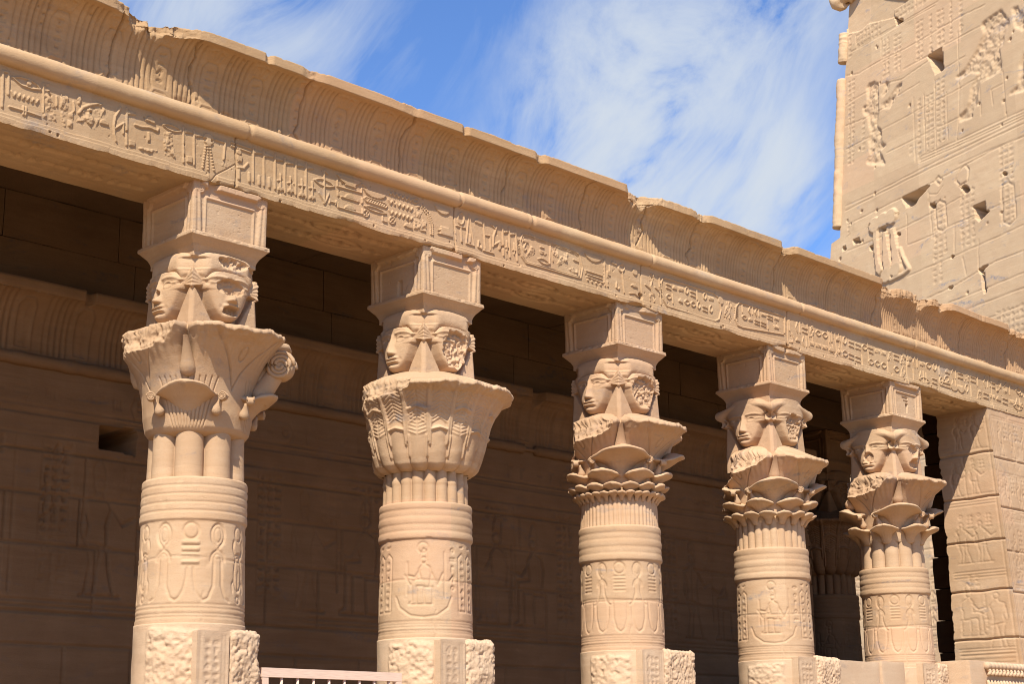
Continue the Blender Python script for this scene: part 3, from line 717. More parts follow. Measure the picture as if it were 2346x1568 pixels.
L 0.016 16.541,7.759 16.552,7.701 16.584,7.76 16.594,7.702 16.626,7.761 16.637,7.702 16.669,7.761 16.679,7.703 16.711,7.762
R 0 16.783,7.848 16.855,7.993 16.936,8.064 16.977,7.974 16.924,7.869
P 0 16.755,7.692 16.783,7.736 16.806,7.755 16.828,7.765 16.849,7.768 16.868,7.764 16.886,7.752 16.902,7.732 16.914,7.687
R 0 17.012,7.85 17.085,7.996 17.168,8.067 17.209,7.977 17.155,7.872
L 0.02 16.994,7.753 17.166,7.746
L 0.02 16.98,7.674 17.151,7.666
L 0.02 17.281,8.052 17.268,7.856
L 0.016 17.228,7.765 17.238,7.705 17.271,7.765 17.282,7.706 17.315,7.766 17.326,7.707 17.359,7.767 17.37,7.708 17.403,7.768
O 0.016 17.501,7.975 17.556,8.016 17.605,8.027 17.65,8.012 17.691,7.978 17.636,7.942 17.586,7.926 17.541,7.935
L 0.018 17.519,7.824 17.452,7.717 17.506,7.627
L 0.018 17.617,7.839 17.59,7.64
P 0 13.702,8.001 13.733,7.95 13.768,7.925 13.805,7.91 13.843,7.904 13.882,7.905 13.922,7.915 13.964,7.934 14.009,7.981
O 0.016 14.187,7.656 14.271,7.692 14.352,7.702 14.43,7.689 14.505,7.657 14.42,7.625 14.339,7.611 14.261,7.62
O 0.016 15.158,7.811 15.146,7.786 15.12,7.764 15.086,7.75 15.052,7.747 15.025,7.757 15.013,7.776 15.016,7.801 15.036,7.825 15.067,7.843 15.102,7.852 15.133,7.848 15.153,7.834
L 0.02 14.884,7.718 15.214,7.72
L 0.02 14.852,7.663 15.18,7.652
P 0 15.168,7.725 15.194,7.667 15.225,7.64 15.259,7.625 15.294,7.62 15.33,7.624 15.368,7.637 15.408,7.662 15.453,7.72
P 0 15.408,7.738 15.431,7.677 15.46,7.648 15.49,7.631 15.522,7.623 15.555,7.625 15.591,7.637 15.628,7.66 15.67,7.716
O 0.016 17.361,7.675 17.447,7.709 17.527,7.714 17.603,7.695 17.676,7.655 17.59,7.626 17.509,7.616 17.432,7.631"""
PYLON_MARKS="""H 0 3.22,19.03 2.69,19.05 2.65,18.41 2.94,18.39
R 0 5.56,18.93 5.58,19.1 5.5,19.16 5.29,19.13 5.14,19.04 5.11,18.18 5.18,17.82 5,17.6 5,17.3 4.8,17.12 5.08,17.06 4.96,16.84 4.84,16.59 5.5,16.83 5.58,16.94 5.42,17.09 5.5,17.54 5.41,17.63 5.54,18.22 5.73,18.39 5.75,18.55 5.56,18.57
R 0 4.99,18.68 4.83,18.95 4.66,18.85 4.75,18.64 4.95,18.57
R 0 5,18.38 4.75,18.37 4.42,18.63 4.2,18.68 4.22,18.55 4.5,18.27 4.67,18.13 4.95,18.24
R 0 1.3,19.09 1.14,19.14 0.86,19.16 0.65,19.18 0.42,18.82 0.41,18.65 0.57,18.47 0.61,18.23 0.75,18.24 0.68,17.84 0.7,17.61 0.98,17.55 1.4,17.59 1.48,17.31 1.49,17.01 1.71,16.84 1.64,16.73 2.1,16.77 2.14,16.92 1.92,16.98 1.77,17.14 1.69,17.53 1.43,17.8 1.68,17.95 2.04,17.9 2.22,18.01 1.89,18.13 1.52,18.45 1.22,18.78
R 0 0.29,19.04 0.1,19.02 -0.08,18.68 -0.07,18.3 0.19,18.52 0.25,18.83
R 0 -0.04,17.73 0.09,17.52 0.15,17 0.56,16.81 0.49,16.86 -0.01,16.77
K 0 2.1,18.33 2.12,16.92
K 0 2.14,16.81 2.25,16.21
K 0 1.4,17.53 1.39,16.66
K 0 0.64,17.52 0.56,16.27
K 0 1.4,17.53 0.67,17.57
K 0 0.99,17.2 0.65,17.2
K 0 1.03,17.21 0.97,16.78
K 0 6.46,19.79 5.93,19.64 5.12,19.66 4.13,19.59 3.14,19.59 2.07,19.62 1.17,19.55
K 0 6.45,18.91 6.06,18.95 4.99,18.95 4.21,18.76 3.11,18.89
K 0 4.13,19.02 3.22,19.03
K 0 2.61,19.07 2.05,19.06 1.29,19.04
K 0 2.66,18.42 1.88,18.46
K 0 6.45,18.29 5.58,18.21 4.75,18.22
K 0 5,17.63 4.23,17.63 3.13,17.68 2.34,17.65 1.47,17.7
K 0 6.4,17.59 5.5,17.6 5.08,17.6
K 0 4.8,16.9 4.27,16.9 2.99,16.91 2.07,16.89
K 0 4.34,18.36 3.54,18.4
K 0 4.13,19.02 3.19,19.02
K 0 5.76,21.02 4.48,20.98 3.91,20.93
K 0 6.33,20.44 5.97,20.41 4.57,20.37 2.93,20.33
K 0 6.02,20.46 4.57,20.41 2.81,20.4
K 0 3.58,16.26 1.72,16.21 0.01,16.19
K 0 3.58,16.19 1.73,16.14 0.02,16.13
K 0 3.57,16.34 1.72,16.29 0.01,16.28
K 0 2.17,15.66 1.04,15.66 0.04,15.62
K 0 4.99,20.27 4.99,19.68
K 0 2.12,19.23 2.14,18.37
N 0 6.42,21.02 6.15,20.97 6.15,20.23 6.37,20.33
N 0 6.28,19.6 6.06,19.57 6.14,17.05 6.38,17.13
N 0 5.84,18.25 5.58,18.27 5.62,17.25 5.84,17.33
N 0 4.95,20.22 4.65,20.22 4.66,19.06 4.91,19.22
N 0 4.49,20.18 4.2,20.14 4.21,19.06 4.5,19.17
N 0 3.64,20.2 3.36,20.17 3.38,19.01 3.65,19.12
N 0 3.21,20.19 2.97,20.17 2.99,19.08 3.22,19.15
N 0 2.86,20.18 2.59,20.15 2.61,19.09 2.87,19.18
N 0 2.47,20.21 2.25,20.17 2.27,19.07 2.46,19.14
N 0 2.1,20.1 1.88,20 1.9,19.11 2.12,19.14
N 0 3.67,17.98 3.43,17.94 3.46,16.19 3.65,16.23
N 0 3.32,17.98 3.01,17.92 3.04,16.32 3.32,16.43
N 0 2.93,18.27 2.59,18.21 2.62,16.49 2.94,16.43
N 0 4,16.84 3.76,16.82 3.8,16.48 4,16.55
N 0 6.02,20.88 4.99,20.77 4.99,20.39 6.02,20.46
N 0 4.44,20.87 3.12,20.75 3.12,20.54 4.44,20.59
K 0 3.77,18.07 3.71,16.28
K 0 3.38,18.01 3.34,16.41
K 0 2.97,18.25 2.95,16.18
K 0 2.56,17.74 2.53,16.45
K 0 6.04,20.86 6,20.42
S 0 6.42,21.05 5.89,20.91 5.5,20.96 4.73,20.75 4.46,20.69 4.48,20.92 3.91,20.93 6.47,22.37
B 0 6.02,21.31 5.67,21.33 5.5,21.41 5.39,21.61 6.02,21.71
H 0 4.46,20.72 4.32,20.55 4.14,20.51 4.14,20.41 4.38,20.41
T 0 4.99,19.68 4.99,20.09 4.74,20.22 4.66,19.91 4.45,19.7
T 0 5.84,19.23 5.33,19.33 5.08,19.35 5.16,19.2 5.71,19.21
T 0 4.04,19.83 3.72,19.9 3.44,19.9 3.52,19.82
T 0 6.93,17.72 6.91,18.03 6.4,17.87 6.44,17.58
T 0 4.67,17.53 4.43,17.52 4.47,17.5
H 0 4.21,15.46 3.32,15.49 3.17,15.44 3.57,15.25 3.73,15.1 4.05,15.14
H 0 1.71,14.41 1.3,14.42 1.29,14.16 1.18,14.11 1.51,13.96 1.65,14.09
H 0 2.12,15.05 1.99,15.05 1.85,14.96 1.81,14.84 2,14.82
H 0 3.21,14.96 3.04,14.94 2.98,14.8 3.16,14.79
H 0 0.74,14.95 0.63,14.95 0.59,14.84 0.72,14.85
H 0 1.6,12.78 1.26,12.81 1.48,12.63
H 0 1.48,12.63 1.37,12.63 1.35,12.14 1.42,12.13
H 0 5.47,14.51 5.34,14.5 5.3,14.37 5.43,14.38
H 0 6.57,14.83 6.44,14.81 6.39,14.69 6.53,14.7
H 0 6.15,14.9 5.91,14.88 5.82,14.73 6.08,14.75
H 0 4.42,14.55 4.3,14.54 4.28,14.45 4.4,14.47
H 0 5,14.88 4.84,14.86 4.84,14.74 4.98,14.76
H 0 2.5,13.37 2.42,13.37 2.41,13.3 2.49,13.31
H 0 2.61,12.62 2.46,12.62 2.46,12.54 2.59,12.56
D 0.22 5.24,15.02
D 0.22 4.92,15.05
D 0.22 4.6,15.06
P 0 5.3,14.88 5.13,14.83 5.09,14.1 4.92,13.7 5.05,13.58 5.18,13.71 5.26,14.33
P 0 4.92,14.73 4.79,14.71 4.71,14.28 4.59,13.78 4.64,13.47 4.84,13.5 4.92,13.93
P 0 4.64,14.74 4.5,14.72 4.38,14.24 4.23,13.73 4.31,13.52 4.55,13.59
L 0.1 4.3,14.1 4.11,13.69 3.95,13.45 4.15,13.39 4.64,13.35
D 0.2 4.43,13.58
D 0.2 4.79,13.51
K 0 6.44,15.95 5.21,15.94 3,16.02 0.02,16.05
K 0 6.44,15.82 5.21,15.85 3,15.91 0.02,15.94
K 0 6.35,15.39 3.32,15.49 1.06,15.62 0.04,15.61
K 0 6.35,14.65 4.3,14.63 3.18,14.69 1.96,14.8
K 0 5.3,14.16 3.35,14.1 2.58,14.15 0.09,14.18
K 0 4.64,13.26 3.2,13.32 2.15,13.35 0.85,13.4 0.12,13.44
K 0 2.62,12.21 1.31,12.24 0.16,12.29
K 0 3.37,12.52 2.46,12.58 1.01,12.82 0.14,12.81
K 0 2.33,11.88 0.18,11.93
K 0 1.47,11.48 0.19,11.54
K 0 4.05,14.96 4.06,14.09
K 0 3.25,15.29 3.11,14.03
K 0 1.56,13.5 1.58,12.8
K 0 2.11,13.23 1.98,12.75
K 0 2.35,14.14 2.37,13.41
N 0 3.1,15.01 2.6,15.01 2.59,13.48 3.04,13.56
N 0 2.18,14.93 1.66,14.93 1.63,13.42 2.18,13.47
N 0 0.85,15.6 0.36,15.64 0.36,13.62 0.84,13.72
N 0 3.16,13.53 2.74,13.52 2.75,12.8 3.13,12.79
N 0 1.05,11.53 0.19,11.62 0.22,10.7 0.94,10.87
N 0 6.44,15.54 6.22,15.53 6.21,15.04 6.44,15.04
O 0.05 3.02,14.87 2.87,14.93 2.68,14.81 2.61,14.16 2.77,14.1 2.97,14.22
O 0.05 0.78,14.63 0.57,14.64 0.4,14.5 0.35,13.67 0.54,13.57 0.76,13.72
O 0.05 2.13,15.52 1.96,15.57 1.83,15.41 1.88,15.12 2.14,15.09 2.29,15.26
O 0.04 3.01,15.53 2.89,15.59 2.76,15.45 2.86,15.36
K 0 3.25,15.23 2.94,15.13 2.74,15.29
T 0 6.26,14.32 6.17,14.72 5.39,14.91 5.3,14.16 5.82,13.95
T 0 1.54,14 0.9,14.12 0.09,14.13 0.43,13.54 1.56,13.56
T 0 2.04,11.89 1.04,12 0.91,11.86 1.89,11.75
T 0 5.22,14.13 5.05,14.44 4.39,13.89 4.31,13.52 4.97,13.47"""
# ------------------------------------------------------------------ palette
TAN = ((.52, .353, .212), (.44, .27, .148), (.57, .402, .255))
M_ST = stone('sandstone', *TAN, cell=(2.2, 30, .93), stain=.85, bump=.34)
M_EN = stone('sandstone_warm', (.50, .342, .195), (.42, .258, .13), (.55, .385, .228), cell=(3.36, 30, 30), stain=.6, bump=.36, strata=1.6, seed=3.1)
M_PY = stone('sandstone_pale', (.60, .425, .25), (.55, .37, .215), (.64, .465, .285), cell=(30, 1.6, .86), stain=.9, bump=.45, strata=1.3, seed=8.7, stain_col=(.22, .22, .24))
M_IN = stone('sandstone_inner_shaded', (.225, .122, .058), (.172, .09, .041), (.25, .14, .07), stain=.5, bump=.35, seed=5.3, stain_col=(.10, .085, .075))  # darkened copy of the sandstone: shade of the walk put into the colour
M_CO = stone('sandstone_cornice', (.45, .292, .158), (.37, .222, .108), (.51, .342, .19), cell=(1.9, 30, 30), stain=.6, bump=.4, strata=1.2, seed=6.6)
M_BS = stone('sandstone_base', (.57, .40, .255), (.51, .335, .20), (.60, .43, .28), stain=.3, bump=.45, seed=12.0)
M_DEEPSHADE = stone('sandstone_ceiling_shaded', (.13, .074, .038), (.10, .056, .028), (.15, .088, .046), stain=.8, bump=.35, seed=2.0, stain_col=(.06, .05, .045))  # ceiling and rear masonry: deep shade painted into the base colour
M_GATE = flat_mat('pink_paint', (.72, .50, .365), .5, .35)
HZ = 7.5; SPX = [0, 3.2, 6.644, 10.009, 13.317]; CW = .963; CD = .998; X0, X1 = -5.6, 18.75
rng = np.random.RandomState(7)
def n1(x, cell, seed, oc=3):
    return noise2((1, 4000), cell*50, seed, oc)[0][np.clip(((np.asarray(x)+20)*50).astype(int), 0, 3999)]

# ------------------------------------------------------------------ ground
g = bpy.data.meshes.new('ground'); B = Build()
xx, yy = np.meshgrid(np.concatenate([[-400], np.linspace(-60, 60, 61), [400]]), np.concatenate([[-400], np.linspace(-60, 60, 61), [400]]))
zz = np.where((abs(xx) < 59) & (abs(yy) < 59), .03*noise2(xx.shape, 3, 5), 0)
zz = np.where((yy > -1.5) & (xx > -8), np.minimum(zz, 0)-.0, zz)
B.grid(np.stack([xx, yy, zz-.03], -1), flip=False)
M_GR = stone('sandy_ground', (.40, .27, .15), (.35, .23, .125), (.43, .30, .17), stain=0, bump=.5, seed=1.0)
tag(B.obj('ground', M_GR), kind='structure')

M_FL = stone('bounce_dark_paving', (.10, .07, .05), (.085, .06, .042), (.12, .085, .06), stain=0, bump=.4, seed=4.0)  # unseen floor, added very dark to cut light bounced into the walk
B = Build(); rr_ = random.Random(11)
for a_ in range(17):
    for b_ in range(6):
        xa, ya = X0+a_*1.4, .62+b_*.9
        rblock(B, xa+.006, xa+1.394, ya+.006, ya+.894, -.25, .03+.012*rr_.random(), .2, .012, .006, 3, a_*7+b_)
tag(B.obj('added_dark_floor', M_FL), kind='structure')

# ------------------------------------------------------------------ entablature: architrave, torus, cavetto cornice
ent = thing('entablature', (0, 0, HZ), 'long hieroglyph-carved beam with broken flaring cornice lying on the face-headed columns', 'entablature')
EO = (0, 0, HZ)
def play(rl, text, h, wk=1.0):
    for ln in text.strip().split('\n'):
        p = ln.split(); t = p[0]; wd = float(p[1])*wk; pts = [tuple(map(float, q.split(','))) for q in p[2:]]
        if t == 'L': rl.line(pts, wd, h)
        elif t == 'O': rl.line(pts, wd, h, closed=True)
        elif t == 'Z': rl.line(pts, wd, h)
        elif t == 'D':
            for q in pts: rl.disc(q, wd, h)
        elif t == 'P': rl.poly(pts, h)
        elif t == 'R': rl.rough(pts, h*.45, h*1.5)
JOINT = [.50, 3.69, 7.14, 10.5, 13.82, 16.6]
rl = Relief(X0, X1, HZ, 8.16, .0066, 3)
play(rl, ARCH_TEXT, .0165, .88)
rl.glyphs(-5.5, 7.63, -2.3, 8.03, .017, .17, 5); rl.glyphs(17.6, 7.63, 18.6, 8.0, .017, .16, 6)
rl.H += .0016*noise2(rl.H.shape, 9, 2, 4)+.004*noise2(rl.H.shape, 70, 4, 3)
zc = rl.z[:, None]; edge = .006*n1(rl.x, .18, 8)[None, :]
band = np.where(zc < 7.566+edge, .022, np.where(zc < 7.606+edge*.7, .012, 0)); band = np.where(zc > 8.09, .012, band)
rl.H = np.maximum(rl.H, band+.002*noise2(rl.H.shape, 6, 12, 3))
for j, xj in enumerate(JOINT):
    pts = [(xj+.012*math.sin(7*k+j), 7.5+.66*k/8) for k in range(9)]; rl.line(pts, .014, -.035, cut=True)
for c, r in (((7.12, 7.66), .05), ((10.48, 7.56), .04), ((3.68, 7.53), .03)): rl.disc(c, r, -.06, cut=True)
rl.line([(.18, 7.5), (.26, 7.62), (.40, 7.72), (.5, 7.80)], .012, -.012, cut=True)
for k in range(160):
    cx = rng.uniform(X0, X1); rl.disc((cx, rng.uniform(7.52, 8.08)), rng.uniform(.004, .013), -.012, cut=True)
chip = np.maximum(0, n1(rl.x, .5, 21, 4)-.12)*.055+np.maximum(0, n1(rl.x, .07, 22, 3))*.014
for xc, wd, dp in ((.42, .3, .03), (3.6, .22, .025), (7.05, .18, .05), (10.42, .18, .045), (2.2, .2, .02), (14.5, .5, .03)): chip = chip+dp*np.exp(-((rl.x-xc)/wd)**2)
fall = np.clip(1-(rl.z-HZ)/.07, 0, 1)[:, None]**1.5
Hb = rl.H
P = np.zeros(rl.H.shape+(3,)); P[..., 0] = rl.x[None, :]; P[..., 1] = -Hb+fall*chip[None, :]*.5; P[..., 2] = rl.z[:, None]+fall*chip[None, :]
B = Build(); B.grid(P)
sf = Relief(X0, X1, 0, CD, .017, 9)
for (a, b) in [(X0, -.2)]+[(SPX[i]+1.05, SPX[i+1]-.1) for i in range(4)]+[(14.4, 16.2)]:
    for q, (ya, yb) in enumerate(((.16, .42), (.50, .76))):
        sf.glyphs(a, ya, b, yb, -.04, .15, int(a*10)+q+60, cut=True, w=.032)
        sf.ring(((a+b)/2+.3*q, (ya+yb)/2), .34, .13, .028, -.04, cut=True)
    for yv in (.12, .46, .80): sf.line([(a, yv), (b, yv)], .02, -.008, cut=True)
sf.H += .006*noise2(sf.H.shape, 20, 31, 4)
for xj in JOINT: sf.line([(xj, 0), (xj, 1)], .02, -.02, cut=True)
ch2 = np.interp(sf.x, rl.x, chip); f2 = np.clip(1-sf.z/.10, 0, 1)[:, None]**1.5
P = np.zeros(sf.H.shape+(3,)); P[..., 0] = sf.x[None, :]; P[..., 1] = sf.z[:, None]+f2*(ch2[None, :]*.5-.022*(sf.z[:, None] < .001)); P[..., 2] = HZ-blur(sf.H)*(1-f2)+f2*ch2[None, :]
B.grid(P, flip=True)
xs = np.linspace(X0, X1, 60); zs = np.linspace(HZ, 8.1, 4); P = np.zeros((4, 60, 3)); P[..., 0] = xs; P[..., 1] = CD; P[..., 2] = zs[:, None]; B.grid(P, flip=True)
for xe, fl in ((X0, True), (X1, False)):
    ys = np.linspace(0, CD, 8); zs = np.linspace(HZ, 8.3, 8); P = np.zeros((8, 8, 3)); P[..., 0] = xe; P[..., 1] = ys; P[..., 2] = zs[:, None]; B.grid(P, flip=fl)
B.obj('architrave', M_EN, ent, off=EO)
# torus
xs = np.linspace(X0, X1, 1300); tr = .098+.004*n1(xs, .3, 40)
for xj in (.62, 3.72, 7.3, 10.8, 14.0): tr = tr-.022*np.exp(-((xs-xj)/.018)**2)
tr = tr-.02*np.exp(-((xs-4.95)/.06)**2)*(n1(xs, .05, 3) > 0)
step = np.where(xs < 3.72, .014, 0.0)+.005*n1(xs, 1.6, 44)
B = Build(); tube(B, np.stack([xs, np.full_like(xs, -.012), 8.2-step], -1), tr, 22, amp=.005)
B.obj('torus_moulding', M_EN, ent, off=EO)
# cavetto cornice
SC = []
for k in range(10): SC.append((0.0, 8.26+.16*k/10))
for k in range(46):
    a = R(86)*k/45; SC.append((-.305*(1-math.cos(a)), 8.42+.485*math.sin(a)))
nC = len(SC)
SC = np.array(SC); sl_ = np.concatenate([[0], np.cumsum(np.hypot(*np.diff(SC, axis=0).T))]); SMAX = sl_[-1]
cr = Relief(X0, X1, 0, SMAX, .0115, 14); cr.H[:] = 0
dx = .585; k0 = int(X0/dx)-1
for k in range(k0, int(X1/dx)+1):
    xc = .10+k*dx
    for q in range(5):
        xq = xc+.175+q*.062; 
        cr.line([(xq, .02), (xq, SMAX*.93)], .015, -.022, cut=True)
    cr.line([(xc-.085, .10), (xc-.10, .16), (xc-.10, SMAX*.62), (xc-.06, SMAX*.72), (xc+.06, SMAX*.72), (xc+.10, SMAX*.62), (xc+.10, .16), (xc+.085, .10)], .014, -.015, closed=True, cut=True)
    cr.glyphs(xc-.075, .14, xc+.075, SMAX*.66, -.013, .085, 300+k, cut=True, w=.016)
    cr.line([(xc-.10, .035), (xc+.10, .035), (xc+.06, .085), (xc-.06, .085)], .016, .012, closed=True)
    cr.line([(xc-.07, SMAX*.76), (xc-.10, SMAX*.9), (xc-.02, SMAX*.93), (xc, SMAX*.78), (xc+.02, SMAX*.93), (xc+.10, SMAX*.9), (xc+.07, SMAX*.76)], .022, .011)
cr.H += .002*noise2(cr.H.shape, 8, 51, 4)+.009*noise2(cr.H.shape, 60, 52, 3)
for xj in (-2.7, -1.05, -.12, 1.3, 2.81, 4.5, 5.9, 7.12, 8.2, 10.2, 11.6, 12.9, 15.6, 17.2):
    rr = np.random.RandomState(int(xj*10)+99); pts = [(xj+.03*rr.randn(), SMAX*q/7) for q in range(8)]; cr.line(pts, .018, -.04, cut=True)
for k in range(90): cr.disc((rng.uniform(X0, X1), rng.uniform(.1, SMAX)), rng.uniform(.006, .016), -.02, cut=True)
# worn patches above the torus
wear = np.maximum(0, noise2(cr.H.shape, 26, 57, 4)-.18)*np.clip(1-cr.z/.2, 0, 1)[:, None]
cr.H -= wear*.12
BRK = [(-.72, .36, .21, .10), (.67, .04, .05, .03), (1.25, .12, .03, .03), (3.58, .04, .06, .03), (2.75, .1, .02, .0), (6.72, .13, .10, .02), (6.98, .22, .17, .05), (7.5, .4, .02, .03), (8.15, .14, .06, .08), (10.22, .13, .15, .07), (12.95, .16, .12, .05), (13.25, .22, .22, .09), (13.7, .2, .12, .03), (14.15, .25, .22, .08), (14.7, .16, .14, .03), (17.0, .10, .10, .05), (17.35, .3, .12, .07), (4.9, .08, .05, .02), (9.2, .3, .01, .01), (15.9, .3, .02, .02)]
def overhang(x):
    o = np.full_like(x, .325)+.005*n1(x, .25, 60, 4); d = np.zeros_like(x)+.006*n1(x, .5, 61, 3)+.03*np.maximum(0, n1(x, .10, 64, 4)-.15)
    for xc, wd, a, b in BRK:
        e = np.exp(-(np.abs(x-xc)/wd)**2.2); o = o-a*e*(1+.5*n1(x, .12, 62, 4)); d = d+.55*b*e*(1+.9*n1(x, .11, 63, 4))
    return np.maximum(o, .02), d
ov, drop = overhang(cr.x)
NX = cr.nx
yp = np.interp(cr.z, sl_, SC[:, 0]); zp = np.interp(cr.z, sl_, SC[:, 1]); ty = np.gradient(yp, cr.z); tz = np.gradient(zp, cr.z); ny, nz_ = -tz, ty
H = cr.H
Y = yp[:, None]+ny[:, None]*H; Z = zp[:, None]+nz_[:, None]*H
lipz = np.linspace(0, 1, 12); lr = []
top = 9.015-drop
for q in lipz: lr.append((np.full(NX, -.322), (8.905-drop*.25)*(1-q)+top*q))
LY = np.array([a for a, b in lr]); LZ = np.array([b for a, b in lr])
TYv = np.array([-.30, -.2, -.1, 0, .2, .5, .95]); TY = np.repeat(TYv[:, None], NX, 1); TZ = top[None, :]+.012+.01*noise2((7, NX), 20, 66)+np.linspace(0, .03, 7)[:, None]
Y = np.concatenate([Y, LY, TY]); Z = np.concatenate([Z, LZ, TZ]); X = np.repeat(cr.x[None, :], Y.shape[0], 0)
P0_ = np.stack([X, Y, Z], -1)
nn = fbm(P0_, 7, 70, 4); lim = -(ov[None, :]+.035*nn*(ov[None, :] < .30)+.006*nn)
over = Y < lim
Yc = np.where(over, lim-.15*(lim-Y)*0, Y); Zc = np.minimum(Z, top[None, :]+.05)+np.where(over & (ov[None, :] < .30), .02*fbm(P0_, 11, 71, 3), 0)
P = np.stack([X, Yc, Zc], -1)
B = Build(); B.grid(P)
for xe, col in ((X0, 0), (X1, -1)):
    q = P[:, col]; E_ = np.stack([q, np.stack([q[:, 0], np.full(len(q), .95), q[:, 2]], -1)], 0); B.grid(E_, flip=col == 0)
B.obj('cornice', M_CO, ent, off=EO)
# corner torus at the far end
B = Build(); tube(B, [(X1-.03, -.02, 3.1), (X1-.03, -.02, 5), (X1-.03, -.02, 7), (X1-.03, -.02, 8.2)], .11, 18, amp=.006); B.obj('corner_torus', M_EN, ent, off=EO)

# ------------------------------------------------------------------ roof slabs
rf = thing('roof', (6.5, 5, 8.1), 'dark stone roof slabs above the shaded colonnade walk, resting on entablature and inner wall', 'roof')
B = Build()
xr = [X0, -3.4, -1.1, 1.4, 3.7, 6.2, 8.6, 11.0, 13.4, 15.9, 18.2, 19.75]
for a, b in zip(xr[:-1], xr[1:]): rblock(B, a+.004, b-.004, .9, 6.0, 8.1, 8.93, .12, .015, .012, 2, int(a*10)+70)
B.obj('ceiling_slabs', M_DEEPSHADE, rf, off=(6.5, 5, 8.1))
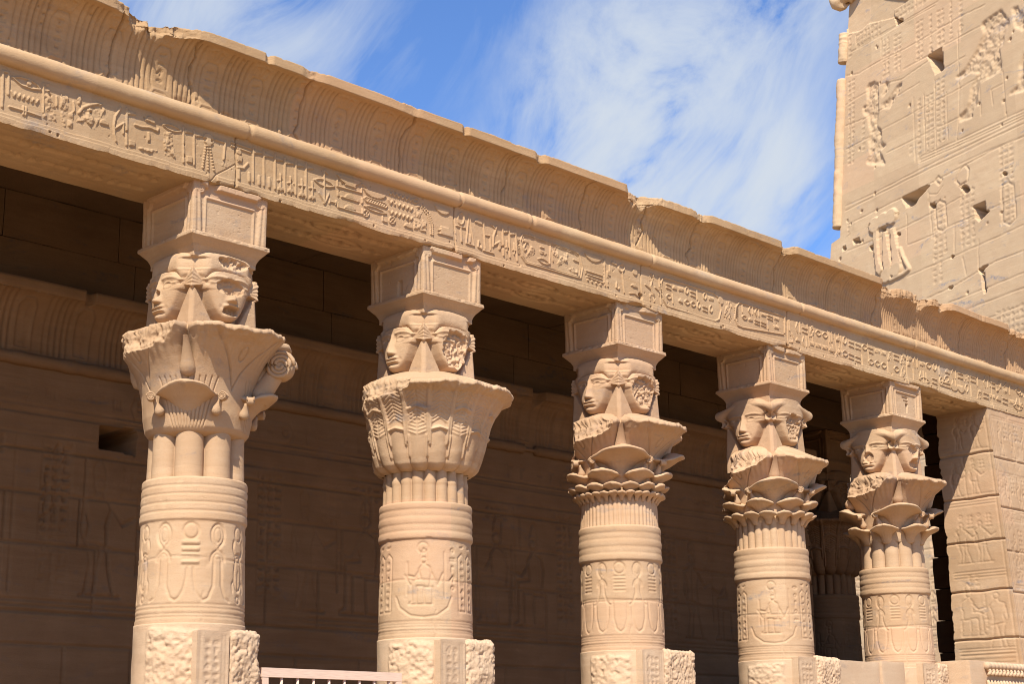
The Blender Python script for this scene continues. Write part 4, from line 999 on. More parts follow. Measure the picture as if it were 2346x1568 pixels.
# ------------------------------------------------------------------ columns
def square_tube(zv, hw, D, U):
    """four-sided ring: zv (nv), hw (nv) half width, D list of four (nv,nu) reliefs, U (nu) in -1..1"""
    sides = []
    out = [(0, -1), (1, 0), (0, 1), (-1, 0)]; tan = [(1, 0), (0, 1), (-1, 0), (0, -1)]
    for k in range(4):
        o, t = out[k], tan[k]; d = D[k]; e0 = d[:, :1]*(1-U)/2+d[:, -1:]*(1+U)/2
        rad = hw[:, None]+d; tn = U[None, :]*(hw[:, None]+e0)
        P = np.zeros(d.shape+(3,)); P[..., 0] = o[0]*rad+t[0]*tn; P[..., 1] = o[1]*rad+t[1]*tn; P[..., 2] = zv[:, None]; sides.append(P[:, :-1])
    return np.concatenate(sides, 1)
def face_relief(seed, tubular, dmg, nu=121, nv=125):
    U = np.linspace(-1, 1, nu); V = np.linspace(0, .79, nv); u = U[None, :]; v = V[:, None]; um = u*.40; au = np.abs(u)
    wv = np.interp(V, [.05, .065, .09, .13, .18, .25, .33, .42, .5, .58], [.03, .12, .22, .33, .43, .53, .62, .68, .72, .72])[:, None]
    pv = np.interp(V, [.05, .075, .11, .16, .3, .45, .56], [.45, .72, .95, 1.0, 1.0, .96, .92])[:, None]
    q = np.clip(au/wv, 0, 1); face = (.022+.118*np.sqrt(np.clip(1-q**2.3, 0, 1)))*pv
    infl = sm(wv-au, -.02, .03)*sm(np.broadcast_to(v, (nv, nu)), .052, .066)
    lb = .30+.66*np.clip(v/.40, 0, 1.2)**1.15
    neck = -.055; lap = sm(au-lb, -.02, .02)
    base = neck*(1-lap)+lap*(.012+.010*np.clip(1-v/.4, 0, 1))
    base = base+(.014-base)*sm(np.broadcast_to(v, (nv, nu)), .36, .41)
    d = base*(1-infl)+face*infl
    # nose, lips, chin, eyes
    g = lambda a, b, sa, sb: np.exp(-((um-a)/sa)**2-((v-b)/sb)**2)
    nl = np.clip((.47-v)/.21, 0, 1); nw = .020+.026*nl**2
    nose = (.010+.066*nl)*np.exp(-(um/nw)**2)*(v > .252)*sm(.49-v, 0, .03)
    nose = np.where(v < .268, nose*.85, nose)
    d = d+nose+.018*(g(.040, .268, .018, .016)+g(-.040, .268, .018, .016))
    cv = v-.22*um**2
    lipw = sm(.105-np.abs(um), 0, .03)
    d = d+lipw*(.034*np.exp(-((cv-.208)/.013)**2)+.030*np.exp(-((cv-.172)/.014)**2)-.014*np.exp(-((cv-.190)/.006)**2)-.018*np.exp(-((cv-.146)/.012)**2))
    d = d-.010*(g(.115, .196, .015, .02)+g(-.115, .196, .015, .02))+.022*g(0, .105, .06, .035)
    for s in (-1, 1):
        d = d-.034*g(s*.122, .418, .060, .036)-.012*g(s*.05, .43, .02, .03)
        ec = .420+.010*np.cos((um-s*.125)/.09*1.4)
        d = d+.020*np.exp(-((um-s*.125)/.055)**2-((v-.412)/.018)**2)
        up = .412+.034*np.clip(1-((um-s*.12)/.075)**2, 0, 1); m = sm(.30-s*um, 0, .02)*sm(s*um-.052, 0, .015)
        d = d+m*.016*np.exp(-((v-np.where(s*um > .17, .426, up))/.006)**2)
        lo = .412-.022*np.clip(1-((um-s*.12)/.07)**2, 0, 1); m2 = sm(.185-s*um, 0, .02)*sm(s*um-.055, 0, .015)
        d = d+m2*.010*np.exp(-((v-lo)/.006)**2)
        br = .470+.018*np.clip(1-((um-s*.12)/.11)**2, -1.2, 1); m3 = sm(.31-s*um, 0, .03)*sm(s*um-.03, 0, .02)
        d = d+m3*.014*np.exp(-((v-br)/.011)**2)
    # ears on the corners
    if tubular:
        er = np.hypot((au-.90)/.16, (v-.435)/.07); d = np.where(er < 1, np.maximum(d, .05-.05*np.exp(-(er/.55)**2)+.01), d)
        d = d+.03*np.exp(-((au-.80)/.07)**2-((v-.385)/.025)**2)
    else:
        t = np.clip((au-.58)/.42, 0, 1); hi = .425+.10*t; lo = .415-.055*t; fan = (v > lo) & (v < hi) & (au > .58)
        ang = (v-lo)/np.maximum(hi-lo, 1e-4); d = np.where(fan, np.maximum(d*.4, .012)+.012*np.abs(np.sin(ang*4.0*np.pi))+.008*(np.abs(ang-.5) > .42), d)
    # hair band
    if tubular:
        vm = .625-.085*np.exp(-((au-1.0)/.32)**2)-.035*(au > 2); hh = .078
        bnd = np.clip(1-((v-vm)/hh)**2, 0, 1); d = np.where(bnd > 0, np.maximum(d, .035+.085*np.sqrt(bnd)), d); topv = vm+hh
        d = np.where(v > vm, np.where(bnd > 0, d, .0), d)
    else:
        hl = .548-.085*np.exp(-((au-.66)/.17)**2)+.02*sm(au, .8, 1); ht = .735-.05*sm(au, .55, 1.0)+.012*np.cos(u*3)
        vm = (hl+ht)/2; hh = (ht-hl)/2; bnd = np.clip(1-np.abs((v-vm)/hh)**2.6, 0, 1); inb = (v > hl) & (v < ht)
        d = np.where(inb, (.026+.052*np.sqrt(bnd))*(1-.8*sm(au, .60, 1.0)), np.where(v >= ht, .0, d))
        d = d-np.where(v > hl, .055*sm(au, .72, 1.0), 0)*inb
    d = d-.015*np.exp(-((au-1)/.03)**2)*(v < .36)
    sym = d.copy()
    if dmg:
        rr = noise2((nv, nu), 8, seed, 4); r3 = noise2((nv, nu), 5, seed+1, 2)
        for (cu, cvv, ru, rv, dep, amp) in dmg:
            e = np.hypot((u-cu)/ru, (v-cvv)/rv)+.25*rr; m = sm(-e, -1.0, -.86); d = d*(1-m)+m*(dep+amp*.75*(np.abs(rr)*1.6-.35)+amp*.5*r3)
    d = blur(d, 1)+.0022*noise2((nv, nu), 8, seed+5, 3)
    e = sm(au, .9, .98); d = d*(1-e)+blur(sym, 1)*e
    return U, V, d
def abacus_relief(seed, brk, nu=97, nv=110):
    U = np.linspace(-1, 1, nu); V = np.linspace(6.77, 7.515, nv)
    hw = np.interp(V, [6.77, 6.80, 6.84, 6.88, 6.918, 6.922, 6.966, 6.975, 7.515], [.392, .40, .42, .455, .487, .498, .495, .445, .450])
    rl = Relief(-1, 1, 6.83, 7.515, 2.0/(nu-1), seed)         # u in units of the half width
    rl.x = U; rl.z = V; rl.nx = nu; rl.nz = nv; rl.H = np.zeros((nv, nu)); rl.res = .012
    u = U[None, :]; v = V[:, None]; au = np.abs(u); H = np.zeros((nv, nu)); body = (v > 6.975)
    s = (v-6.975)/.53
    # corner pilasters, two tapering reeds on each side
    for c0, c1, wd in ((.93, .95, .075), (.80, .86, .07)):
        c = c0+(c1-c0)*s; H = np.maximum(H, .026*np.sqrt(np.clip(1-((au-c)/(wd*(1-.35*s)))**2, 0, 1)))
    H = np.maximum(H, np.where(au > .97, .02, 0))
    fr = (np.abs(au-.665) < .022) & (v < 7.365); H = np.maximum(H, .018*fr); H = np.maximum(H, .020*((au < .685) & (np.abs(v-7.352) < .014)))
    jag = .012*noise2((1, nu), 6, seed+3, 3)[0][None, :]
    tm = (v > 7.45+jag) & (au < .80); cut = np.zeros_like(u)
    for c, wv in brk: cut = np.maximum(cut, np.exp(-((u-c)/wv)**4))
    H = np.where(tm, np.maximum(H, .055*(1-cut)), H)
    for sgn in (-1, 1):                                        # volutes
        r = np.hypot((u-sgn*.80)*.44, (v-7.435)); an = np.arctan2(v-7.435, (u-sgn*.80)*sgn)
        H = np.where(r < .048, np.maximum(H*.3, .024+.012*np.cos(2*np.pi*(r/.022-an/(2*np.pi)))), H)
    H = H*body; H = blur(H, 1)+.0012*noise2((nv, nu), 7, seed, 4)-.012*np.maximum(0, noise2((nv, nu), 3, seed+21, 1)-.78)*3
    led = (v > 6.93) & (v < 6.972); H = H+led*(-.022*np.maximum(0, noise2((nv, nu), 7, seed+8, 3)-.05))
    e = sm(au, .96, 1); sym = (.02*body)*np.ones_like(u); H = H*(1-e)+sym*e
    return U, V, hw, H
def shaft_relief(kind, ph, zb, zt, seed):
    rl = Relief(-math.pi*.53, math.pi*.53, 2.97, zt, .0095, seed)
    k = dict(cut=True); h = -.020
    def djed(a, z0, z1, s=1.0):
        hh = z1-z0; rl.ring((a, z1-.085*s), .075*s, .08*s, .014, h, True); zz_ = z1-.18*s
        for q in range(4):
            zq = zz_-q*.066*s; rl.poly([(a-.085*s, zq-.046*s), (a+.085*s, zq-.046*s), (a+.085*s, zq), (a-.085*s, zq)], .014)
            rl.line([(a-.085*s, zq-.05*s), (a+.085*s, zq-.05*s)], .01, -.010, cut=True)
        zl = zz_-.27*s
        for sg in (-1, 1): rl.line([(a+sg*.03*s, zl), (a+sg*.035*s, zl-.1), (a+sg*.06*s, z0+.12), (a+sg*.10*s, z0+.05), (a+sg*.145*s, z0+.02)], .013, h, cut=True)
    def ankh(a, z0, z1, s=1.0):
        zc = z1-.12*s; rl.ring((a, zc), .072*s, .11*s, .018, h, True, a0=-1.2, a1=4.34); rl.ring((a, zc+.0), .04*s, .075*s, .01, h, True)
        zl = zc-.12*s; rl.line([(a-.03, zl+.02), (a, zl-.03), (a+.03, zl+.02)], .013, h, cut=True)
        rl.ring((a, zl-.14*s), .075*s, .105*s, .016, h, True, a0=0, a1=3.1416); rl.ring((a, zl-.14*s), .045*s, .075*s, .011, h, True, a0=0, a1=3.1416)
        for sg in (-1, 1): rl.line([(a+sg*.04*s, zl-.14*s), (a+sg*.045*s, z0+.17), (a+sg*.09*s, z0+.05), (a+sg*.145*s, z0+.02)], .013, h, cut=True)
    def scarab(a, z0, z1):
        rl.ring((a, z1-.085), .055, .075, .013, h, True); rl.ring((a, z0+.30), .065, .17, .014, h, True); rl.line([(a, z0+.13), (a, z0+.33)], .01, h, cut=True); rl.ring((a, z0+.46), .045, .04, .013, h, True)
        for sg in (-1, 1):
            rl.line([(a+sg*.05, z0+.48), (a+sg*.085, z0+.55), (a+sg*.07, z0+.63)], .018, h, cut=True); rl.line([(a+sg*.06, z0+.25), (a+sg*.095, z0+.2), (a+sg*.085, z0+.12)], .014, h, cut=True)
        rl.ring((a, z0+.05), .03, .035, .012, h, True)
    z0, z1 = 3.18, zb-.03
    if kind == 'djed':
        n = 12; st = 2*math.pi*.53/n
        for i in range(-6, 6):
            a = i*st+ph; m = i % 4
            if m == 0: djed(a, z0, z1)
            elif m in (1, 3): ankh(a, z0, z1)
            else: scarab(a, z0, z1)
    elif kind == 'rings':
        n = 14; st = 2*math.pi*.53/n
        for i in range(-7, 7):
            a = i*st+ph; zm = z0+.40
            if i % 2: ankh(a, zm-.05, z1, .8)
            else:
                rl.ring((a, z1-.075), .07, .072, .013, h, True)
                for q in range(5): rl.line([(a-.07, z1-.18-q*.045), (a+.07, z1-.18-q*.045)], .012, h, cut=True)
            rl.line([(a-.09, z0+.40), (a-.085, z0+.2), (a-.05, z0+.07), (a, z0+.03), (a+.05, z0+.07), (a+.085, z0+.2), (a+.09, z0+.40)], .012, h, cut=True)
            rl.line([(a-.11, z0+.42), (a+.11, z0+.42)], .010, h, cut=True)
    else:
        for s_ in (-1, 0, 1):
            a = ph+s_*1.11
            seated(rl, a, z0+.17, .56, -1, h, .014, True); rl.line([(a-.05, z0+.50), (a-.15, z0+.38), (a-.22, z0+.50)], .014, h, cut=True); rl.line([(a+.09, z0+.52), (a+.16, z0+.38), (a+.22, z0+.52)], .014, h, cut=True); rl.ring((a-.01, z1-.075), .06, .06, .012, h, True)
            rl.line([(a-.33, z0+.26), (a-.28, z0+.14), (a-.15, z0+.05), (a, z0+.03), (a+.15, z0+.05), (a+.28, z0+.14), (a+.33, z0+.26)], .013, h, cut=True)
            for b in (-.62, -.47): 
                rl.line([(a+b-.06, z0+.1), (a+b-.06, z1-.18), (a+b, z1-.13), (a+b+.06, z1-.18), (a+b+.06, z0+.1)], .011, h, True, True)
                rl.glyphs(a+b-.05, z0+.12, a+b+.05, z1-.2, h, .075, int(b*100)+seed+s_, True); rl.glyphs(a+b-.05, z1-.12, a+b+.05, z1, h, .08, 3+seed, True)
            rl.line([(a+.24, z0+.25), (a+.24, z1-.12)], .011, h, cut=True); rl.glyphs(a+.27, z0+.3, a+.42, z1-.05, h, .10, 8+seed+s_, True)
    for zq in (3.165, 3.13, 3.075, 3.045) if kind == 'djed' else (3.165, 3.135, 3.105, 3.065, 3.04): rl.line([(-1.7, zq), (1.7, zq)], .011, -.013, cut=True)
    zz_ = rl.z[:, None]; A = rl.x[None, :]
    H = rl.H+np.where(zz_ > zb+.004*n1(rl.x, .3, seed)[None, :], .016, 0)
    nb = 5; q = (zz_-zb)/(zt-zb)*nb; inb = zz_ > zb
    if kind == 'djed': H = H-np.where(inb & (np.abs(q-np.round(q)) < .05) & (q > .5), .013, 0)
    else: H = H+np.where(inb, .009*np.sqrt(np.clip(1-(2*(q-np.floor(q))-1)**2, 0, 1))-.005*((np.floor(q) % 2) == 1), 0)
    H = H+.0022*noise2(H.shape, 8, seed, 4)+.006*noise2(H.shape, 50, seed+1, 3)-.016*np.maximum(0, noise2(H.shape, 16, seed+3, 4)-.42)*4*.25
    zj = 3.62; rl.H = H; rl.line([(x_, zj+.012*math.sin(x_*5+seed)) for x_ in np.linspace(-1.7, 1.7, 30)], .010, -.016, cut=True); rl.line([(.1+.02*math.sin(q*2.0), 2.97+q*.08) for q in range(5)], .009, -.014, cut=True); H = rl.H
    rl.H = H; return rl
def clip_left(P, L, cz, seed):
    """old breakage on the inner corner: the stone is sheared off roughly along a plane"""
    s = P[..., 0]*L[0]+P[..., 1]*L[1]; b0 = cz(P[..., 2]); Pp = P.copy(); e0 = np.clip(s-b0, 0, None); Pp[..., 0] -= e0*L[0]; Pp[..., 1] -= e0*L[1]; P_, P = P, Pp
    c = b0+.06*fbm(P, 5, seed, 3)+.022*vnoise(P, 19, seed+5)+.012*vnoise(P, 38, seed+6)
    P = P_; e = np.clip(s-c, 0, None); Q = P.copy(); Q[..., 0] -= e*L[0]; Q[..., 1] -= e*L[1]; return Q
def lathe(rfun, zv, nth):
    th = np.linspace(0, 2*np.pi, nth, endpoint=False); return th
def flower(phi, z0, z1, rc0, rc1, wrad, seed, fans=True, nth=64, nt=26, depth=.75, lip=.035):
    """half open lily: a small bell standing out of the big one"""
    t = np.concatenate([np.linspace(0, 1, nt), [1.0, 1.0, 1.0, 1.0]]); th = np.linspace(0, 2*np.pi, nth, endpoint=False)
    rr = np.concatenate([wrad*(.36+.07*np.linspace(0, 1, nt)+.57*np.linspace(0, 1, nt)**4.2), [wrad*1.0, wrad*.97, wrad*.6, 0.0]])
    rr[0] *= .6; rr[1] *= .85
    zz_ = np.concatenate([z0+(z1-z0)*np.linspace(0, 1, nt), [z1+lip*.45, z1+lip*.7, z1+lip*.7+.09*wrad, z1+lip*.7+.12*wrad]])
    cc = rc0+(rc1-rc0)*t**1.6
    rim = (t**4)[:, None]; wob = 1+.05*rim*np.sin(3*th+seed)[None, :]+rim*(.10*noise2((len(t), nth), 8, seed, 3)-.16*np.maximum(0, noise2((len(t), nth), 10, seed+50, 3)-.15))
    if fans: wob = wob+(.05 if wrad < .3 else .03)*np.abs(np.cos((7 if wrad < .3 else 10)*th))[None, :]*sm(t, .05, .3)[:, None]*(1-rim*.8)
    droop = (t**4)[:, None]*wrad*(.10*np.clip(np.cos(th), 0, 1)[None, :]**2-.16*np.abs(np.sin(th))[None, :]**3)
    a = cc[:, None]+rr[:, None]*wob*np.cos(th)[None, :]*depth; b = rr[:, None]*wob*np.sin(th)[None, :]
    P = np.zeros((len(t), nth, 3)); P[..., 0] = a*math.cos(phi)-b*math.sin(phi); P[..., 1] = a*math.sin(phi)+b*math.cos(phi)
    P[..., 2] = zz_[:, None]+droop+.012*rim*noise2((len(t), nth), 6, seed+2, 2); return P
def volute(B, c, phi, r, wid, seed=0, turns=2.2):
    """spiral scroll seen end-on, its axis tangent to the column"""
    n = 46; a = np.linspace(0, turns*2*np.pi, n); rad = r*(1-.80*a/a[-1]); o = np.array([math.cos(phi), math.sin(phi), 0]); tg = np.array([-o[1], o[0], 0]); up_ = np.array([0, 0, 1.0])
    path = np.array([np.array(c)+o*(rad[i]*math.cos(a[i]))+up_*(rad[i]*math.sin(a[i])) for i in range(n)])
    for s in (-1, 1): tube(B, path+tg*s*wid*.42, r*.15, 8)
    t2 = np.linspace(-1, 1, 7); tube(B, np.array([np.array(c)+tg*wid*.42*q for q in t2]), np.full(7, r*.92), 22)
    return B
COLUMN_LABELS = [
    'nearest column, at far left, with a lily capital on thick bundled stems and a big spiral scroll at its right',
    'column with the palm-leaf capital, standing just right of the pink gate',
    'middle column with a many-tiered flower capital above a neck of fine narrow flutes',
    'column with round-eared faces and a tiered capital broken away down its left side',
    'farthest lit column, with a two-tiered lily capital, next to the carved end pier']
CAPB = [4.86, 4.875, 4.89, 4.92, 4.93]; ZB = [4.0, 4.09, 4.12, 4.12, 4.12]; ZT = [4.43, 4.51, 4.57, 4.565, 4.53]
KIND = ['djed', 'boat', 'rings', 'boat', 'rings']
CLIP = [[(4.5, .62), (4.9, .62), (5.5, .70), (6.1, .80)], [(4.8, .60), (5.2, .62), (5.6, .70), (6.1, .71)], [(4.8, .70), (5.2, .68), (5.36, .60), (5.6, .555), (6.1, .56)],
        [(4.8, .62), (5.2, .66), (5.5, .62), (5.62, .50), (6.1, .50)], [(4.8, .78), (5.5, .78), (5.7, .62), (6.1, .60)]]
STUB = [(.56, .955, 2.93), (.56, 1.04, 2.98), (.60, 1.25, 3.01), (.62, 1.25, 3.04), (.62, .98, 3.06)]
DMG = [{0: [(-.02, .40, .40, .085, .075, .03), (.02, .17, .26, .05, .05, .035)], 3: [(-.03, .33, .12, .05, .10, .02)]},
       {0: [(.05, .31, .50, .22, .065, .045)], 3: []}, {0: [(.02, .33, .56, .20, .06, .045)], 3: []},
       {0: [(.06, .32, .46, .19, .06, .04)], 3: []}, {0: [(.02, .37, .36, .09, .07, .03), (0, .18, .3, .07, .06, .03)], 3: [(.05, .28, .2, .08, .10, .012)]}]
HAIRDMG = {0: [(.15, .66, .55, .06, .03, .05)]}
ABRK = [[(-.52, .12)], [(.42, .10)], [(-.25, .30), (-.75, .2)], [(-.10, .07)], []]
NTH = 288
def add_column(i, ox, oy, label, ctype=None, with_base=True, phi_f=None, group='face-headed columns', M_ST=M_ST, M_BS=M_BS):
    c = thing('column', (ox, oy, 0), label, 'column', group)
    ct = i if ctype is None else ctype
    pf = math.atan2(CAM[1]-oy, CAM[0]-ox) if phi_f is None else phi_f
    zb, zt, zcap = ZB[i], ZT[i], CAPB[i]
    # shaft
    rl = shaft_relief(KIND[i], -.02, zb, zt, 40+i*7); R0 = .53
    rz = np.interp(rl.z, [2.97, 4.0, 4.6], [.545, .525, .515])[:, None]; th = pf+rl.x[None, :-1]/R0; rr = rz+blur(rl.H, 1)[:, :-1]
    P = np.stack([rr*np.cos(th), rr*np.sin(th), np.broadcast_to(rl.z[:, None], rr.shape)], -1)
    capr = np.stack([.40*np.cos(th[0]), .40*np.sin(th[0]), np.full(th.shape[1], zt)], -1)[None]
    B = Build(); B.grid(np.concatenate([P, capr]), wrap=True); B.obj('shaft', M_ST, c)
    # neck
    th = np.linspace(0, 2*np.pi, 360, endpoint=False); zv = np.linspace(zt-.02, zcap+.06, 16)
    if ct == 0: fr = .335+.165*np.abs(np.cos(4*th+.0))**.42
    elif ct == 1: fr = .445+.055*np.abs(np.cos(10*th))**.6
    elif ct == 2: fr = .492+.020*np.abs(np.cos(26*th))**.6
    elif ct == 3: fr = .465+.040*np.abs(np.cos(13*th))**.5
    else: fr = .42+.08*np.abs(np.cos(6*th))**.45
    q = np.linspace(0, 1, 16)[:, None]; rr = fr[None, :]*(1.0-.02*q)+0*q
    if ct == 1: rr = rr+.012*np.exp(-((zv[:, None]-zt-.24)/.016)**2)-.008*np.exp(-((zv[:, None]-zt-.26)/.006)**2)
    P = np.stack([rr*np.cos(th), rr*np.sin(th), np.broadcast_to(zv[:, None], rr.shape)], -1); P = P*1.0
    P[..., :2] *= (1+.012*fbm(P, 5, 30+i, 3))[..., None]
    B = Build(); B.grid(P, wrap=True); B.obj('neck_stems', M_ST, c)
    # capital bell
    th = np.linspace(0, 2*np.pi, NTH*2, endpoint=False); nt = 110; t = np.linspace(0, 1, nt); zr = [5.905, 5.83, 5.85, 5.82, 5.875][i]
    c2 = np.abs(np.cos(2*th))
    if ct == 1:
        prof = np.interp(t, [0, .03, .08, .2, .4, .6, .8, .92, 1], [.47, .535, .575, .62, .675, .735, .82, .905, 1.04])
        rr = prof[:, None]*np.ones_like(th); rl = Relief(0, 2*math.pi, 0, 1, 2*math.pi/(len(th)-1), 3); n = 18
        rl.x = th; rl.z = t; rl.nx = len(th); rl.nz = nt; rl.H = np.zeros((nt, len(th))); rl.res = .012; st = 2*math.pi/n
        fold = .042*(np.abs(np.cos(n*th/2))**.7)[None, :]*sm(.68-t, 0, .3)[:, None]; sc = .05*(1-np.abs(np.cos(n*th/2)))[None, :]*sm(.10-t, 0, .10)[:, None]
        s9 = 2*math.pi/9
        for k in range(10):
            a = k*s9
            for (cc, tb, tt, ww) in ((a, .16, .50, .27), (a+s9/2, .30, .75, .29)):
                rl.line([(cc-ww*s9, tb), (cc-ww*s9*1.05, tt*.80), (cc-ww*s9*.75, tt*.94), (cc, tt), (cc+ww*s9*.75, tt*.94), (cc+ww*s9*1.05, tt*.80), (cc+ww*s9, tb)], .032, .030, soft=.014)
                for q in range(6):
                    tq = tt*.56+q*.045
                    if tt > .6 and tq < tt-.06:
                        for sg in (-1, 1): rl.line([(cc+sg*.02, tq), (cc+sg*ww*s9*.75, tq+.04)], .014, .016, soft=.012)
            for bb in (a+s9*.25, a+s9*.75):
                for q in range(10): rl.line([(bb, .34+q*.063), (bb, .41+q*.063)], .022+.05*math.sin(.35+q*.26), .030, soft=.012)
                for q in range(10):
                    tq = .56+q*.042
                    for sg in (-1, 1): rl.line([(bb+sg*.05, tq), (bb+sg*s9*.23, tq+.06)], .015, .022, soft=.012)
        rr = rr+fold-sc+blur(rl.H, 1); zz_ = (zcap-.01)+(zr-zcap-.03)*t[:, None]+0*rr; rr[:, :] *= 1.0
        lowr = -.02*np.ones_like(th)
        droop = -.0*sm(t, .8, 1)[:, None]*np.ones_like(th)
    else:
        if ct == 0: b0 = np.interp(t, [0, .03, .08, .2, .45, .7], [.40, .49, .53, .555, .575, .60])
        else: b0 = np.interp(t, [0, .05, .2, .45, .7], [.475, .49, .50, .515, .54])
        Rc = {0: 1.02, 2: 1.0, 3: .95, 4: .98}[ct]; Rd = Rc*.80
        Rt = Rd+(Rc-Rd)*c2**.55; fl = np.clip((t-.18)/.82, 0, 1)**3.1
        rr = b0[:, None]+np.maximum(Rt[None, :]-b0[:, None], 0)*fl[:, None]
        groove = np.exp(-((np.abs(((th-np.pi/4) % (np.pi/2))-0) % (np.pi/2))/.085)**2)+np.exp(-((np.pi/2-((th-np.pi/4) % (np.pi/2)))/.085)**2)
        rr = rr-.10*groove[None, :]*sm(t, .50, .78)[:, None]
        fan = np.cos(60*th); rr = rr+.006*fan[None, :]*sm(t, .6, .95)[:, None]
        lr_ = Relief(0, 2*math.pi, 0, 1, .0109, 3); lr_.x = th; lr_.z = t; lr_.nx = len(th); lr_.nz = nt; lr_.H = np.zeros((nt, len(th))); lr_.res = .011
        for k in range(4):                                   # long sepals cut on every petal
            a = k*math.pi/2+(0 if True else 0)
            for aa in (a, a+2*math.pi):
                lr_.line([(aa-.42, .98), (aa-.24, .80), (aa-.10, .62), (aa, .45), (aa+.10, .62), (aa+.24, .80), (aa+.42, .98)], .022, -.020, cut=True)
                lr_.ring((aa, .80), .05, .07, .018, -.018, True)
            for sg in (-.5, .5):
                if ct == 0:
                    for q in range(-5, 6): lr_.line([(a+q*.06+sg*1.57, .08), (a+q*.10+sg*1.57, .55)], .016, -.016, cut=True)
        rr = rr+lr_.H
        if ct == 0: rr = rr-.055*np.exp(-((((th+np.pi/8) % (np.pi/4))-np.pi/8)/.05)**2)[None, :]*sm(.35-t, 0, .3)[:, None]*0
        zz_ = zcap+(zr-zcap)*t[:, None]+0*rr
        droop = -.045*(c2**1.2)[None, :]*sm(t, .55, 1)[:, None]
    zz_ = zz_+droop
    rimn = noise2((nt, len(th)), 16, 90+i, 4); rim2 = noise2((nt, len(th)), 9, 97+i, 4); rr = rr+(.022*rimn-.05*np.maximum(0, rim2-.1))*sm(t, .8, 1)[:, None]; zz_ = zz_+.03*noise2((nt, len(th)), 12, 95+i, 4)*sm(t, .9, 1)[:, None]
    P = np.stack([rr*np.cos(th), rr*np.sin(th), zz_], -1)
    rows = []
    r1 = rr[-1]; z1 = zz_[-1]
    for (k_, dz) in ((.995, .020), (.985, .042), (.93, .068), (.8, .118), (.65, .165), (.45, .20), (.30, .20)):
        rk = r1*k_ if k_ > .5 else np.full_like(r1, k_); fz = (.93-k_)/.48; zk = (z1+dz) if k_ > .95 else (z1+.05)*(1-min(fz, 1))+6.05*min(fz, 1)
        rows.append(np.stack([rk*np.cos(th), rk*np.sin(th), zk+.006*noise2((1, len(th)), 30, int(k_*100), 2)[0]], -1))
    P = np.concatenate([P, np.array(rows)]); P[..., :2] *= (1+.010*fbm(P, 6, 50+i, 3))[..., None]
    va = math.atan2(oy-CAM[1], ox-CAM[0])+math.pi/2; L = (math.cos(va), math.sin(va))
    ck = CLIP[i] if ctype is None else [(4, .9), (7, .9)]
    cz = lambda z: np.interp(z, [a for a, b in ck], [b for a, b in ck])
    ang2 = math.atan2(L[1], L[0])+.72; L2 = (math.cos(ang2), math.sin(ang2)); c2v = [.83, .86, .70, .66, .70][i] if ctype is None else 3
    cap = Build(); Pc = clip_left(P, L, cz, 60+i); Pc = clip_left(Pc, L2, lambda z: np.where(z > 5.56, c2v-.10*np.clip((z-5.56)/.3, 0, 1)+.22*np.clip((5.72-z)/.16, 0, 1), 9.0), 160+i); cap.grid(Pc, wrap=True); cap_o = cap.obj('capital', M_ST, c)
    def fl_part(name, P):
        b = Build(); b.grid(clip_left(P, L, cz, 61+i), wrap=True); return b.obj(name, M_ST, cap_o)
    dg = [math.pi/4+k*math.pi/2 for k in range(4)]; vis = lambda a: math.cos(a-pf) > -.25
    sid = 0
    def ok(a, r): return r*(math.cos(a)*L[0]+math.sin(a)*L[1]) < .62
    if ct != 1:
        for a in dg:                                          # buds hanging between the petals
            if not vis(a): continue
            zt_ = np.linspace(0, 1, 18); zz_ = 5.50+.33*zt_ if ct else 5.43+.38*zt_; br = .085*np.interp(zt_, [0, .05, .2, .5, .8, 1], [.2, .8, 1, .7, .42, .3]); rc = .60+.20*zt_**1.5
            ph = np.linspace(0, 2*np.pi, 20, endpoint=False); Q = np.zeros((18, 20, 3)); ra = rc[:, None]+br[:, None]*np.cos(ph); tb = br[:, None]*np.sin(ph)
            Q[..., 0] = ra*math.cos(a)-tb*math.sin(a); Q[..., 1] = ra*math.sin(a)+tb*math.cos(a); Q[..., 2] = zz_[:, None]; fl_part('bud', Q)
        tiers = {0: [(dg, 4.88, 5.30, .40, .58, .30)],
                 2: [(dg, 5.16, 5.475, .40, .56, .41), ([a+s*math.pi/8 for a in dg for s in (-1, 1)], 5.00, 5.225, .44, .58, .205), ([k*math.pi/8+math.pi/16 for k in range(16)], 4.92, 5.07, .48, .58, .125), ([k*math.pi/16 for k in range(32)], 4.88, 4.97, .50, .565, .068)],
                 3: [(dg, 5.14, 5.45, .40, .56, .39), ([a+s*math.pi/8 for a in dg for s in (-1, 1)], 5.00, 5.20, .44, .57, .20), ([k*math.pi/8+math.pi/16 for k in range(16)], 4.89, 5.03, .49, .585, .125)],
                 4: [(dg, 5.10, 5.42, .40, .57, .37), ([a+s*math.pi/8 for a in dg for s in (-1, 1)], 4.90, 5.13, .45, .60, .21)]}[ct]
        for ti, (angs, z0, z1, r0, rr1, wr) in enumerate(tiers):
            for a in angs:
                if not vis(a): continue
                if i == 0 and math.cos(a)*L[0]+math.sin(a)*L[1] > .6: continue
                sid += 1
                z0j = z0
                fl_part('lily_flower', flower(a, z0j, z1, r0, rr1, wr, 100*i+sid, nth=72 if wr > .15 else 36, nt=26 if wr > .15 else 14))
        # scrolls beside the second tier
        b = Build(); wr = tiers[0][5]; z1 = tiers[0][2]
